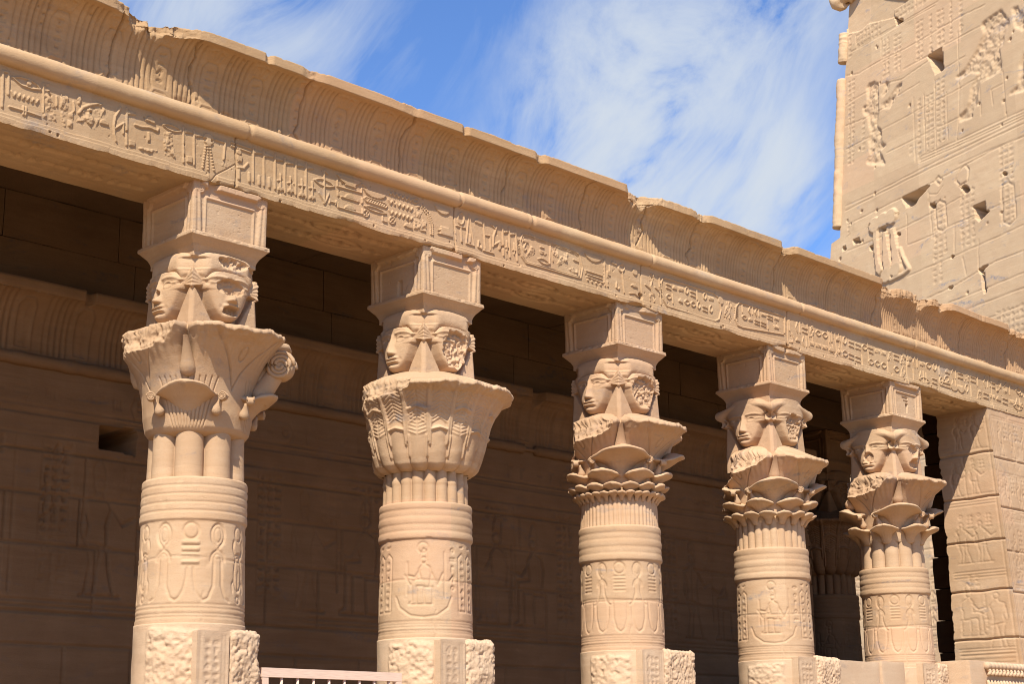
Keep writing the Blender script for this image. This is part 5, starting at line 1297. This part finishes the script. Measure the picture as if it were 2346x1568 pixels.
        for a in dg:
            if not vis(a): continue
            for sg in (-1, 1):
                aa = a+sg*(.58 if ct else .54); rc = .68 if ct else .70
                if not ok(aa, rc): continue
                volute(b, (rc*math.cos(aa), rc*math.sin(aa), z1-.08), aa+sg*.9, .046, .08)
                tube(b, np.array([((rc-.05-.07*q)*math.cos(aa-sg*.06*q), (rc-.05-.07*q)*math.sin(aa-sg*.06*q), z1-.10-.15*q) for q in np.linspace(0, 1, 9)]), np.array([.022, .024, .028, .034, .042, .050, .054, .048, .02]), 12)
        b.obj('scrolls', M_ST, cap_o)
        if ct == 0:
            b = Build(); a = -math.pi/4; volute(b, (.85*math.cos(a), .85*math.sin(a), 5.66), a, .15, .22, 0, 3.0)
            tube(b, np.array([((.60+.22*q)*math.cos(a), (.60+.22*q)*math.sin(a), 5.32+.30*q) for q in np.linspace(0, 1, 8)]), np.linspace(.13, .09, 8), 14); b.obj('corner_scroll', M_ST, cap_o)
    # four-faced head block
    tub = ct in (3, 4); hd = []
    for k in range(4):
        dm = list(DMG[i].get(k, []))
        if i == 0 and k == 0: dm += HAIRDMG[0]
        U, V, d = face_relief(200+i*10+k, tub, dm); hd.append(d)
    hwv = np.interp(V, [0, .3, .79], [.405, .398, .392]); P = square_tube(5.985+V*1.09, hwv, hd, U); low = P[:1].copy(); low[..., 2] = 5.72; P = np.concatenate([low, P])
    b = Build(); b.grid(P, wrap=True); b.obj('head_block', M_ST, c)
    D4 = []
    for k in range(4):
        U, V, hw, Hh = abacus_relief(400+i*9+k, ABRK[i] if k == 0 else []); D4.append(Hh)
        if i == 4 and k == 0:
            m = Relief(-1, 1, 6.83, 7.515, .02, 1); m.x = U; m.z = V; m.H = Hh; m.res = .012
            m.poly([(-.22, 7.30), (.16, 7.30), (.16, 7.265), (-.22, 7.265)], -.02, cut=True); m.poly([(-.14, 7.24), (.15, 7.24), (.15, 7.215), (-.14, 7.215)], -.02, cut=True); m.poly([(-.03, 7.19), (.14, 7.19), (.06, 7.04), (.0, 7.04)], -.05, cut=True); D4[-1] = m.H
        if i == 1 and k == 3:
            m = Relief(-1, 1, 6.83, 7.515, .02, 1); m.x = U; m.z = V; m.H = Hh; m.res = .012; m.poly([(.02, 6.98), (.02, 7.18), (.16, 7.18), (.16, 6.98)], -.03, cut=True); D4[-1] = m.H
    P = square_tube(V, hw, D4, U); P[..., :2] *= (1+.006*fbm(P, 7, 22+i, 3))[..., None]
    cen = P.mean(axis=1, keepdims=True); P = np.concatenate([cen[:1]*np.ones((1, P.shape[1], 1)), P, cen[-1:]*np.ones((1, P.shape[1], 1))])
    b = Build(); b.grid(P, wrap=True); b.obj('abacus', M_ST, c)
    # foot of the column with what is left of the screen walls
    rl = Relief(-math.pi*.56, math.pi*.56, 0, 2.985, .014, 70+i); nz2d = noise2(rl.H.shape, 2.4, 71+i, 2); nzb = noise2(rl.H.shape, 14, 72+i, 3)
    A = rl.x[None, :]; Zz = rl.z[:, None]; pat = sm(.30-np.abs(A+.18), 0, .05)*sm(2.95-Zz+.06*nzb, 0, .05)*sm(nzb+.75, 0, .3)
    rl.H = pat*(.014*nz2d-.030*np.maximum(0, noise2(rl.H.shape, 3.4, 76+i, 2)-.1)+.012*noise2(rl.H.shape, 9, 74+i, 2)+.018)+.006*nzb
    th = pf+rl.x[None, :-1]/.56; rr = .552+rl.H[:, :-1]; P = np.stack([rr*np.cos(th), rr*np.sin(th), np.broadcast_to(rl.z[:, None], rr.shape)], -1)
    topc = np.stack([.3*np.cos(th[0]), .3*np.sin(th[0]), np.full(th.shape[1], 2.99)], -1)[None]
    b = Build(); b.grid(np.concatenate([P, topc]), wrap=True); b.obj('lower_drum', M_BS, c)
    if with_base:
        s0, s1, sz = STUB[i]; ax0 = ox-CW/2                    # x in the colonnade's own frame -> local
        lx = lambda x: SPX[i]+x-ox
        yf = -oy
        jw = s0-.185; jr = Relief(0, jw, 0, sz-.02, .012, 80+i)
        for xx_ in (.04, jw-.075, jw-.035): jr.line([(xx_, .0), (xx_, sz-.06)], .012, -.012, cut=True)
        jr.glyphs(.08, .3, jw-.10, sz-.10, -.018, .075, 90+i, True, w=.013)
        jr.H += .004*noise2(jr.H.shape, 9, 82+i, 3)
        b = Build(); P = np.zeros(jr.H.shape+(3,)); P[..., 0] = lx(.18)+jr.x[None, :]; P[..., 1] = yf-.078-blur(jr.H); P[..., 2] = jr.z[:, None]; b.grid(P)
        rblock(b, lx(.181), lx(s0-.006), yf-.07, yf+.55, 0, sz-.022, .05, .01, .004, 5, 83+i); b.obj('jamb', M_BS, c)
        pk = lambda P: .008*vnoise(P*np.array([1, 1, .6]), 52, 84+i)+.006*vnoise(P, 90, 85+i)-.024*np.maximum(0, vnoise(P, 34, 88+i)-.15)+.010*vnoise(P, 9, 89+i)
        b = Build(); rblock(b, lx(s0), lx(s1), yf-.085, yf+.5, 0, sz, .012, .07, .028, 4, 86+i, rough_fn=pk); b.obj('screen_stub', M_BS, c)
    return c
for i in range(5): add_column(i, SPX[i]+CW/2, CD/2, COLUMN_LABELS[i])
# ------------------------------------------------------------------ inner wall behind the colonnade
YW = 3.0; XE = 15.2
iw = thing('inner_wall', (5, YW, 0), 'shaded carved stone wall behind the columns, with its own cornice and rows of figures', 'wall'); IO = (5, YW, 0)
rl = Relief(X0, XE, 0, 6.2, .018, 25); k = dict(cut=True); h = -.035
def band(z, n=2):
    for q in range(n): rl.line([(X0, z+q*.055), (XE, z+q*.055)], .02, h, cut=True)
band(5.55); band(5.28, 1); band(3.32, 3); band(1.5, 2)
x = X0+.1; sd = 0
while x < XE-.3:
    sd += 1
    rl.line([(x, 5.62), (x+.42, 5.62), (x+.50, 5.75), (x+.42, 5.9), (x, 5.9), (x-.06, 5.75)], .022, -.018, True, True) if sd % 3 == 0 else None
    rl.glyphs(x, 5.62, x+.5, 5.92, -.02, .22, 700+sd, True, w=.035); x += .62
x = X0+.3; sd = 0
while x < XE-2.2:
    sd += 1; zf = 3.52
    rl.glyphs(x, zf+.1, x+.36, 5.2, -.032, .11, 800+sd, True, w=.026)
    for q in (0, .18, .36): rl.line([(x+q, zf), (x+q, 5.22)], .018, -.02, cut=True)
    standing(rl, x+.75, zf, 1.45, 1, -.035, .032, True); rl.glyphs(x+1.02, zf+1.1, x+1.35, 5.2, -.032, .11, 830+sd, True, w=.02)
    seated(rl, x+1.75, zf, 1.4, -1, -.035, .032, True); rl.glyphs(x+1.5, zf+1.48, x+2.0, 5.24, -.032, .11, 860+sd, True, w=.02)
    rl.line([(x+2.12, zf), (x+2.12, 5.22)], .02, -.022, cut=True)
    if sd % 2: seated(rl, x+2.5, zf, 1.35, -1, -.035, .032, True); x += .55
    x += 2.45
for zz_ in (2.15,):
    x = X0
    while x < XE-.5:
        rl.glyphs(x, 1.6, x+.4, 2.35, -.018, .14, int(x*9)+2000, True); standing(rl, x+.8, 1.0, 1.35, 1, -.04, .05, True, False); x += 1.35
flat = noise2(rl.H.shape, 55, 201, 3); er = sm(flat, .02, .3); rl.H *= (1-.7*er)                 # areas where the carving has worn away
rl.H[(rl.z > 2.4) & (rl.z < 3.28)] *= 0.0
for zj in (2.45, 2.95, 3.30, 4.05, 4.62, 5.1, 5.52): rl.line([(X0, zj), (XE, zj)], .020, -.04, cut=True)
rr = random.Random(3)
for zj, z2 in ((2.45, 2.95), (3.3, 4.05), (4.05, 4.62), (4.62, 5.1), (1.6, 2.45)):
    x = X0
    while x < XE: x += rr.uniform(.8, 1.7); rl.line([(x, zj), (x, z2)], .018, -.035, cut=True)
rl.H += .004*noise2(rl.H.shape, 8, 202, 4)+.012*noise2(rl.H.shape, 60, 203, 3)
for (x0, x1, z0, z1) in ((2.9, 3.6, 3.9, 4.3), (6.1, 6.5, 4.25, 4.75), (7.4, 7.75, 4.2, 4.6)): rl.poly([(x0, z0), (x1, z0+.03), (x1-.05, z1), (x0+.03, z1-.03)], -.02)
rl.poly([(.86, 5.21), (1.10, 5.22), (1.33, 5.19), (1.35, 5.45), (1.31, 5.50), (.85, 5.49)], -2.4, cut=True)
Hb = rl.H
P = np.zeros(rl.H.shape+(3,)); P[..., 0] = rl.x[None, :]; P[..., 1] = YW-Hb; P[..., 2] = rl.z[:, None]
B = Build(); B.grid(P)
for (ya, yb, xa, xb) in ((YW, 6.0, XE, XE),):
    ys = np.linspace(YW, 6.0, 30); zs = np.linspace(0, 8.1, 60); Q = np.zeros((60, 30, 3)); Q[..., 0] = XE; Q[..., 1] = ys; Q[..., 2] = zs[:, None]; Q[..., 0] += .01*fbm(Q, 3, 5, 3); B.grid(Q)
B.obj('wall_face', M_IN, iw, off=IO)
xs = np.linspace(X0, XE, 700); B = Build(); tr = .075+.006*np.sin(xs*20)*(np.abs(((xs*1.1) % 1)-.5) < .3)+.004*n1(xs, .3, 41)
tr = np.where((n1(xs, 1.1, 46) > .45), .03, tr)
tube(B, np.stack([xs, np.full_like(xs, YW-.02), np.full_like(xs, 6.11)], -1), tr, 16, amp=.004); B.obj('torus_moulding', M_IN, iw, off=IO)
cr = Relief(X0, XE, 0, .85, .018, 33); kx = X0+.2
while kx < XE:
    for q in range(5): cr.line([(kx+.28+q*.075, .0), (kx+.28+q*.075, .8)], .022, -.03, cut=True)
    cr.line([(kx-.10, .08), (kx-.11, .52), (kx-.05, .60), (kx+.05, .60), (kx+.11, .52), (kx+.10, .08)], .026, .028, True); cr.glyphs(kx-.08, .1, kx+.08, .55, .012, .09, int(kx*13)+5000, w=.02); kx += .74
cr.H += .003*noise2(cr.H.shape, 8, 52, 4)
s_ = cr.z/.85; a = np.clip((s_-.25)/.6, 0, 1)*R(80); yb = -.24*(1-np.cos(a))/(1-math.cos(R(80))); zb_ = 6.17+np.minimum(s_, .25)/.25*.16+.52*np.sin(a)/math.sin(R(80))
o = .25*np.ones_like(cr.x); br_ = np.maximum(0, n1(cr.x, .7, 90, 4)-.50)*.8; lim = -(o-np.minimum(br_, .22)); Yc = np.maximum(yb[:, None]-cr.H, lim[None, :])
rows = [np.stack([cr.x, lim-.008, np.full_like(cr.x, z_)], -1) for z_ in (6.86, 6.9, 6.95)]+[np.stack([cr.x, lim-.008, 6.985-br_*.12], -1), np.stack([cr.x, np.zeros_like(cr.x), np.full_like(cr.x, 7.0)], -1)]
P = np.stack([np.broadcast_to(cr.x, cr.H.shape), Yc, np.broadcast_to(zb_[:, None], cr.H.shape)], -1); P = np.concatenate([P, np.array(rows)]); P[..., 1] += YW
P[..., 2] += .006*n1(P[0, :, 0], .4, 91)[None, :]
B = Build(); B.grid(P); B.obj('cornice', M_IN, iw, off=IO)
B = Build(); x = X0; rr = random.Random(9)
for (z0, z1) in ((6.99, 7.52), (7.524, 8.09)):
    x = X0
    while x < XE-.1:
        w_ = rr.uniform(1.3, 2.2); x2 = min(XE, x+w_); rblock(B, x+.003, x2-.003, YW+.06, YW+.6, z0, z1, .10, .008, .008, 2, int(x*10)+int(z0*7)); x = x2
B.obj('upper_courses', M_DEEPSHADE, iw, off=IO)

# rear of the walk: dark wall and one column standing in the shade
rw = thing('rear_wall', (17, 5.4, 0), 'dark plain stone wall closing the far end of the shaded walk', 'wall'); B = Build(); rr = random.Random(4)
z = 0
while z < 8.0:
    z2 = min(8.08, z+.62); x = XE+.05
    while x < 19.4:
        x2 = min(19.55, x+rr.uniform(.9, 1.6)); rblock(B, x+.003, x2-.003, 5.0, 5.5, z+.002, z2-.002, .1, .012, .012, 2, int(x*10)+int(z*7)); x = x2
    z = z2
B.obj('masonry', M_DEEPSHADE, rw, off=(17, 5.4, 0))
B = Build(); rblock(B, XE+.02, 19.6, 3.0, 4.0, 7.52, 8.09, .1, .015, .01, 2, 77); B.obj('beam', M_DEEPSHADE, rw, off=(17, 5.4, 0))
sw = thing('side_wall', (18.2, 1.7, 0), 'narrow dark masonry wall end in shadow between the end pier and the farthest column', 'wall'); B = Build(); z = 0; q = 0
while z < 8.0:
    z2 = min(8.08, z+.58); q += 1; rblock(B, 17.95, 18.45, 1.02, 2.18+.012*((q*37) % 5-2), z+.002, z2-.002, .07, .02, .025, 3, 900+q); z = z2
B.obj('masonry', M_DEEPSHADE, sw, off=(18.2, 1.7, 0))
add_column(1, 16.45, 3.5, 'column with leafy capital standing in deep shade behind the farthest lit column', ctype=1, with_base=False, group='face-headed columns', M_ST=M_IN, M_BS=M_IN)  # uses the darkened stone, so part of its shade is in the colour

# ------------------------------------------------------------------ end pier
pr = thing('end_pier', (17.5, .5, 0), 'massive end pier of blocks carved with small figures, its left side half shadowed', 'pier'); PO = (17.5, .5, 0)
XP = 16.38
yfr = lambda z: -.006-.055*np.clip(HZ-z, 0, 9)
rl = Relief(0, 1, 0, HZ, .0125, 44)                            # left face: 0 = front corner, 1 = back
h = -.016
for zj in (3.55, 4.36, 5.2, 5.95, 6.72): rl.line([(0, zj), (.2, zj+.012), (.5, zj-.006), (.8, zj+.01), (1, zj)], .022, -.05, cut=True)
rl.line([(.06, 3), (.06, 7.4)], .014, h, cut=True)
for zc, in ((5.96,), (4.72,), (3.42,)):
    for q in range(3): rl.line([(.08, zc-.05*q-.02), (.92, zc-.05*q-.02)], .013, h, cut=True)
for zf, in ((6.85,), (6.05,), (4.78,)):
    pass
for (yy_, zf, hh) in ((.30, 6.82, .52), (.62, 6.82, .52), (.40, 6.02, .55), (.75, 6.0, .55), (.40, 4.85, .75), (.72, 4.85, .75)):
    standing(rl, yy_, zf, hh, -1, h, .013, True, False); rl.ring((yy_, zf+hh*1.07), .03, .03, .012, h, True, n=6); rl.glyphs(yy_-.22, zf+hh*.75, yy_-.10, zf+hh*1.1, h, .06, int(zf*31), True)
for zf in (6.8, 6.02): rl.line([(.08, zf), (.9, zf)], .012, h, cut=True)
rl.line([(.56, 5.98), (.56, 6.7)], .012, h, cut=True); rl.line([(.52, 3.1), (.52, 5.1)], .008, -.008, cut=True)
seated(rl, .72, 3.62, .80, -1, h, .014, True); standing(rl, .28, 3.40, .98, 1, h, .014, True, False); rl.glyphs(.5, 4.42, .72, 4.66, h, .08, 71, True); rl.glyphs(.42, 3.7, .5, 4.2, h, .07, 72, True)
for q in range(4): rl.line([(.1, 3.36-.07*q), (.9, 3.36-.07*q)], .012, h, cut=True)
rl.H += .003*noise2(rl.H.shape, 8, 45, 4)+.006*noise2(rl.H.shape, 40, 46, 3)
Hb = blur(rl.H, 1); yf = yfr(rl.z)[:, None]; bk = .985+.03*noise2((rl.nz, 1), 22, 47, 4)-.06*np.maximum(0, noise2((rl.nz, 1), 9, 48, 3)-.2)
P = np.zeros(rl.H.shape+(3,)); P[..., 0] = XP-Hb; P[..., 1] = yf+rl.x[None, :]*(bk-yf); P[..., 2] = rl.z[:, None]
B = Build(); B.grid(P, flip=True)
e = P[:, -1]; B.grid(np.stack([e, np.stack([e[:, 0]+.8, e[:, 1]+.0, e[:, 2]], -1), np.stack([np.full(len(e), X1), e[:, 1], e[:, 2]], -1)], 1), flip=True)
fr = Relief(0, X1-XP, 0, HZ, .0125, 49)
for zj in (3.55, 4.30, 5.0, 5.75, 6.62): fr.line([(0, zj), (3, zj+.01)], .02, -.045, cut=True)
for q in (.07, .12): fr.line([(q, 3), (q, 7.36)], .013, h, cut=True)
for zf in (6.55, 5.55, 4.75, 3.6): fr.line([(.12, zf+.78), (2.3, zf+.78)], .013, h, cut=True); fr.line([(.12, zf+.82), (2.3, zf+.82)], .013, h, cut=True)
for zf in (6.68, 5.7, 4.7, 3.6):
    for xx_ in (.35, .75, 1.2, 1.7): standing(fr, xx_, zf, .55, 1 if xx_ < 1 else -1, h, .016, True); fr.glyphs(xx_+.12, zf+.3, xx_+.28, zf+.7, h, .07, int(xx_*100+zf), True)
rghm = sm(noise2(fr.H.shape, 22, 50, 3), .25, .4); fr.H = fr.H*(1-.5*rghm)-.014*rghm*np.abs(noise2(fr.H.shape, 4, 51, 2))+.004*noise2(fr.H.shape, 10, 52, 4)
Hb = blur(fr.H, 1); P2_ = np.zeros(fr.H.shape+(3,)); P2_[..., 0] = XP+fr.x[None, :]; P2_[..., 1] = yfr(fr.z)[:, None]-Hb; P2_[..., 2] = fr.z[:, None]
P2_[:, 0] = P[[int(round(z_/HZ*(rl.nz-1))) for z_ in fr.z], 0]
B.grid(P2_); e = P2_[:, -1]; B.grid(np.stack([e, e+np.array([0, 1.0, 0])], 1))
B.obj('masonry', M_ST, pr, off=PO)

# ------------------------------------------------------------------ screen walls and gate
s1_ = thing('screen_wall', (12.3, .2, 0), 'low plain screen wall between the fourth and fifth columns', 'screen wall', 'low screen walls')
B = Build(); rblock(B, 11.25, 12.55, .10, .55, 0, 3.03, .05, .02, .01, 3, 300); rblock(B, 12.56, 13.2, .06, .55, 0, 3.05, .05, .02, .01, 3, 301); B.obj('panel', M_BS, s1_, off=(12.3, .2, 0))
s2_ = thing('screen_wall', (15.4, .1, 0), 'low screen wall topped by a rope moulding and a row of hanging cobra heads, in front of the end pier', 'screen wall', 'low screen walls')
B = Build(); rblock(B, 14.31, 18.3, -.42, .2, 0, 3.10, .05, .02, .008, 3, 302); B.obj('panel', M_BS, s2_, off=(15.4, .1, 0))
B = Build(); xs = np.linspace(14.75, 18.2, 420); tube(B, np.stack([xs, np.full_like(xs, -.45), np.full_like(xs, 3.02)], -1), .052+.010*np.abs(np.sin(xs*26)), 14); B.obj('rope_moulding', M_BS, s2_, off=(15.4, .1, 0))
B = Build()
for q in range(30):
    xq = 14.8+q*.115; zt = np.linspace(0, 1, 7); tube(B, np.stack([xq+.015*np.sin(zt*5), -.44-.05*np.sin(zt*3.1), 2.975-.11*zt], -1), np.array([.03, .034, .03, .028, .03, .024, .006]), 8)
for q in range(34):
    xq = 14.8+q*.10; zt = np.linspace(0, 1, 6); tube(B, np.stack([np.full(6, xq), -.44-.02*np.sin(zt*3.1), 2.80-.20*zt], -1), np.array([.02, .03, .034, .03, .026, .01]), 8)
B.obj('cobra_frieze', M_BS, s2_, off=(15.4, .1, 0))
gt = thing('gate', (1.95, .05, 0), 'low pink painted metal gate with upright bars, between the first two columns', 'gate')
GO = (1.95, .05, 0)
B = Build(); rblock(B, 1.03, 2.90, .02, .09, 2.49, 2.585, .05, .006, .002, 6, 1); B.obj('top_rail', M_GATE, gt, False, GO)
B = Build(); rblock(B, 1.03, 2.90, .02, .09, .18, .26, .05, .006, .002, 6, 2); B.obj('bottom_rail', M_GATE, gt, False, GO)
for xa in (1.035, 2.815):
    B = Build(); rblock(B, xa, xa+.08, .013, .083, 0, 2.488, .06, .006, .001, 6, 3); B.obj('post', M_GATE, gt, False, GO)
for q in range(8):
    B = Build(); xb = 1.115+(q+.9)*.205; tube(B, [(xb, .05, .24), (xb, .05, 1.4), (xb, .05, 2.51)], .016, 10); B.obj('bar', M_GATE, gt, True, GO)

# ------------------------------------------------------------------ pylon tower behind
PP = np.array([23.132, 3.054, 0]); DR = np.array([.3007, .9537, 0]); UP = np.array([.0831, -.0262, .9962]); NB = np.array([-.9501, .2996, .0872])
py = thing('pylon_tower', tuple(PP), 'tall sloping temple tower with hacked-away figures and square holes behind the colonnade', 'tower')
rl = Relief(-3.2, 7.05, 0, 24.6, .024, 90); rl.H[:] = 0
h = -.022
def rough_patch(pts, seed):
    W, m = rl.inside(pts, .05)
    if W is None: return
    e = m.astype(float)
    for _ in range(2): e = blur(e, 1)
    n_ = RN1[W]*1.0+RN2[W]*.7
    rl.H[W] = rl.H[W]*(1-e)+e*(-.045+.026*n_)
RN1 = noise2(rl.H.shape, 5, 92, 2); RN2 = noise2(rl.H.shape, 2.6, 93, 2)
lay = {}
for ln in PYLON_MARKS.strip().split('\n'):
    p = ln.split(); lay.setdefault(p[0], []).append((float(p[1]), [tuple(map(float, q.split(','))) for q in p[2:]]))
for wd, pts in lay['N']:                                       # blocks of small signs
    a = np.array(pts); rl.glyphs(a[:, 0].min(), a[:, 1].min(), a[:, 0].max(), a[:, 1].max(), -.018, .14, int(abs(a).sum()*7), True, w=.026)
for q in range(18):
    s0 = -3+q*.55
    rl.glyphs(s0, 1, s0+.4, 8, -.02, .2, 1500+q, True, w=.034)
for tj in np.arange(.6, 11, .72): rl.line([(-3.2, tj), (7.1, tj)], .018, -.02, cut=True)
for tj in (11.2, 12.1, 13.0, 13.9, 14.7, 17.3, 18.1, 19.0, 19.9, 20.8, 21.7, 22.6, 23.5): rl.line([(-3.2, tj), (-.1, tj)], .016, -.016, cut=True)
for wd, pts in lay['K']: rl.line(pts, .02, -.024, cut=True)
for wd, pts in lay['O']: rl.line(pts, .05, -.024, closed=True, cut=True)
for wd, pts in lay['R']: rough_patch(pts, 1)
for wd, pts in lay['D']: rl.disc(pts[0], wd, .06)
for wd, pts in lay['P']: rl.poly(pts, .055)
for wd, pts in lay['L']: rl.line(pts, wd, .05)
rl.H = np.maximum(rl.H, -.12)
for wd, pts in lay['S']:
    W, m = rl.inside(pts, .05); rl.H[W] = np.where(m, -.045+.003*RN1[W], rl.H[W])
rl.H += .004*noise2(rl.H.shape, 7, 94, 4)+.010*noise2(rl.H.shape, 60, 95, 3)
for q in range(60): rl.disc((rng.uniform(-2, 6.8), rng.uniform(9, 23)), rng.uniform(.02, .05), -.05, cut=True)
for wd, pts in lay['H']: rl.poly(pts, -.75 if abs(pts[0][0]-pts[2][0])+abs(pts[0][1]-pts[2][1]) > .5 else -.3, cut=True)
edge = np.interp(rl.z, [0, 14.9, 15.05, 15.12, 19.7, 20.2, 21.0, 22.5, 24.6], [8.3, 7.05, 7.03, 6.66, 6.5, 6.46, 6.43, 6.36, 6.2])+.02*noise2((1, rl.nz), 12, 96, 4)[0]
ss = -3.2+(rl.x[None, :]+3.2)/(7.05+3.2)*(edge[:, None]+3.2)
# keep the marks at their true place: sample the relief at the real abscissa
idx = np.clip(((ss+3.2)/(10.25)*(rl.nx-1)), 0, rl.nx-1).astype(int); Hs = np.take_along_axis(rl.H, idx, 1)
T_ = rl.z[:, None]+0*ss
def pw(s, t, d): return PP+s[..., None]*DR+t[..., None]*UP+d[..., None]*NB
P = pw(ss, T_, Hs); B = Build(); B.grid(P, flip=True)
e = P[:, -1]; back = e-NB*4.0*np.array([1, 1, 0])+DR*.0; B.grid(np.stack([e, (e+back)/2, back], 1), flip=True)
e0 = P[:, 0]; B.grid(np.stack([e0, e0-NB*4*np.array([1, 1, 0])], 1)); tp = P[-1]; B.grid(np.stack([tp, tp-NB*4*np.array([1, 1, 0])], 0))
B.obj('wall_face', M_PY, py, off=PP)
for (t0, t1, sd) in ((15.42, 19.72, 1), (20.22, 21.08, 2)):
    B = Build(); tt = np.linspace(t0, t1, 90); sE = np.interp(tt, [15.4, 19.75, 20.3, 21.1], [6.78, 6.62, 6.57, 6.54])
    rad = .155+.004*np.sin(tt*40)*((tt*1.3 % 1) < .4); rad[0] *= .96; rad[-1] *= .96
    path = np.array([PP+s_*DR+t_*UP+(-.02)*NB for s_, t_ in zip(sE, tt)]); tube(B, path, rad, 24, amp=.03, seed=sd); B.obj('corner_torus', M_PY, py, off=PP)
B = Build(); q = np.linspace(0, 1, 40); rs = np.random.RandomState(3)
path = np.array([PP+(6.62-.95*k)*DR+(22.02+.52*k**1.4)*UP+(.10+.10*math.sin(k*9))*NB for k in q]); tube(B, path, .20+.05*np.sin(q*17)+.03*rs.rand(40), 20, amp=.09, seed=9); B.obj('broken_moulding', M_PY, py, off=PP)
bpy.context.view_layer.update()
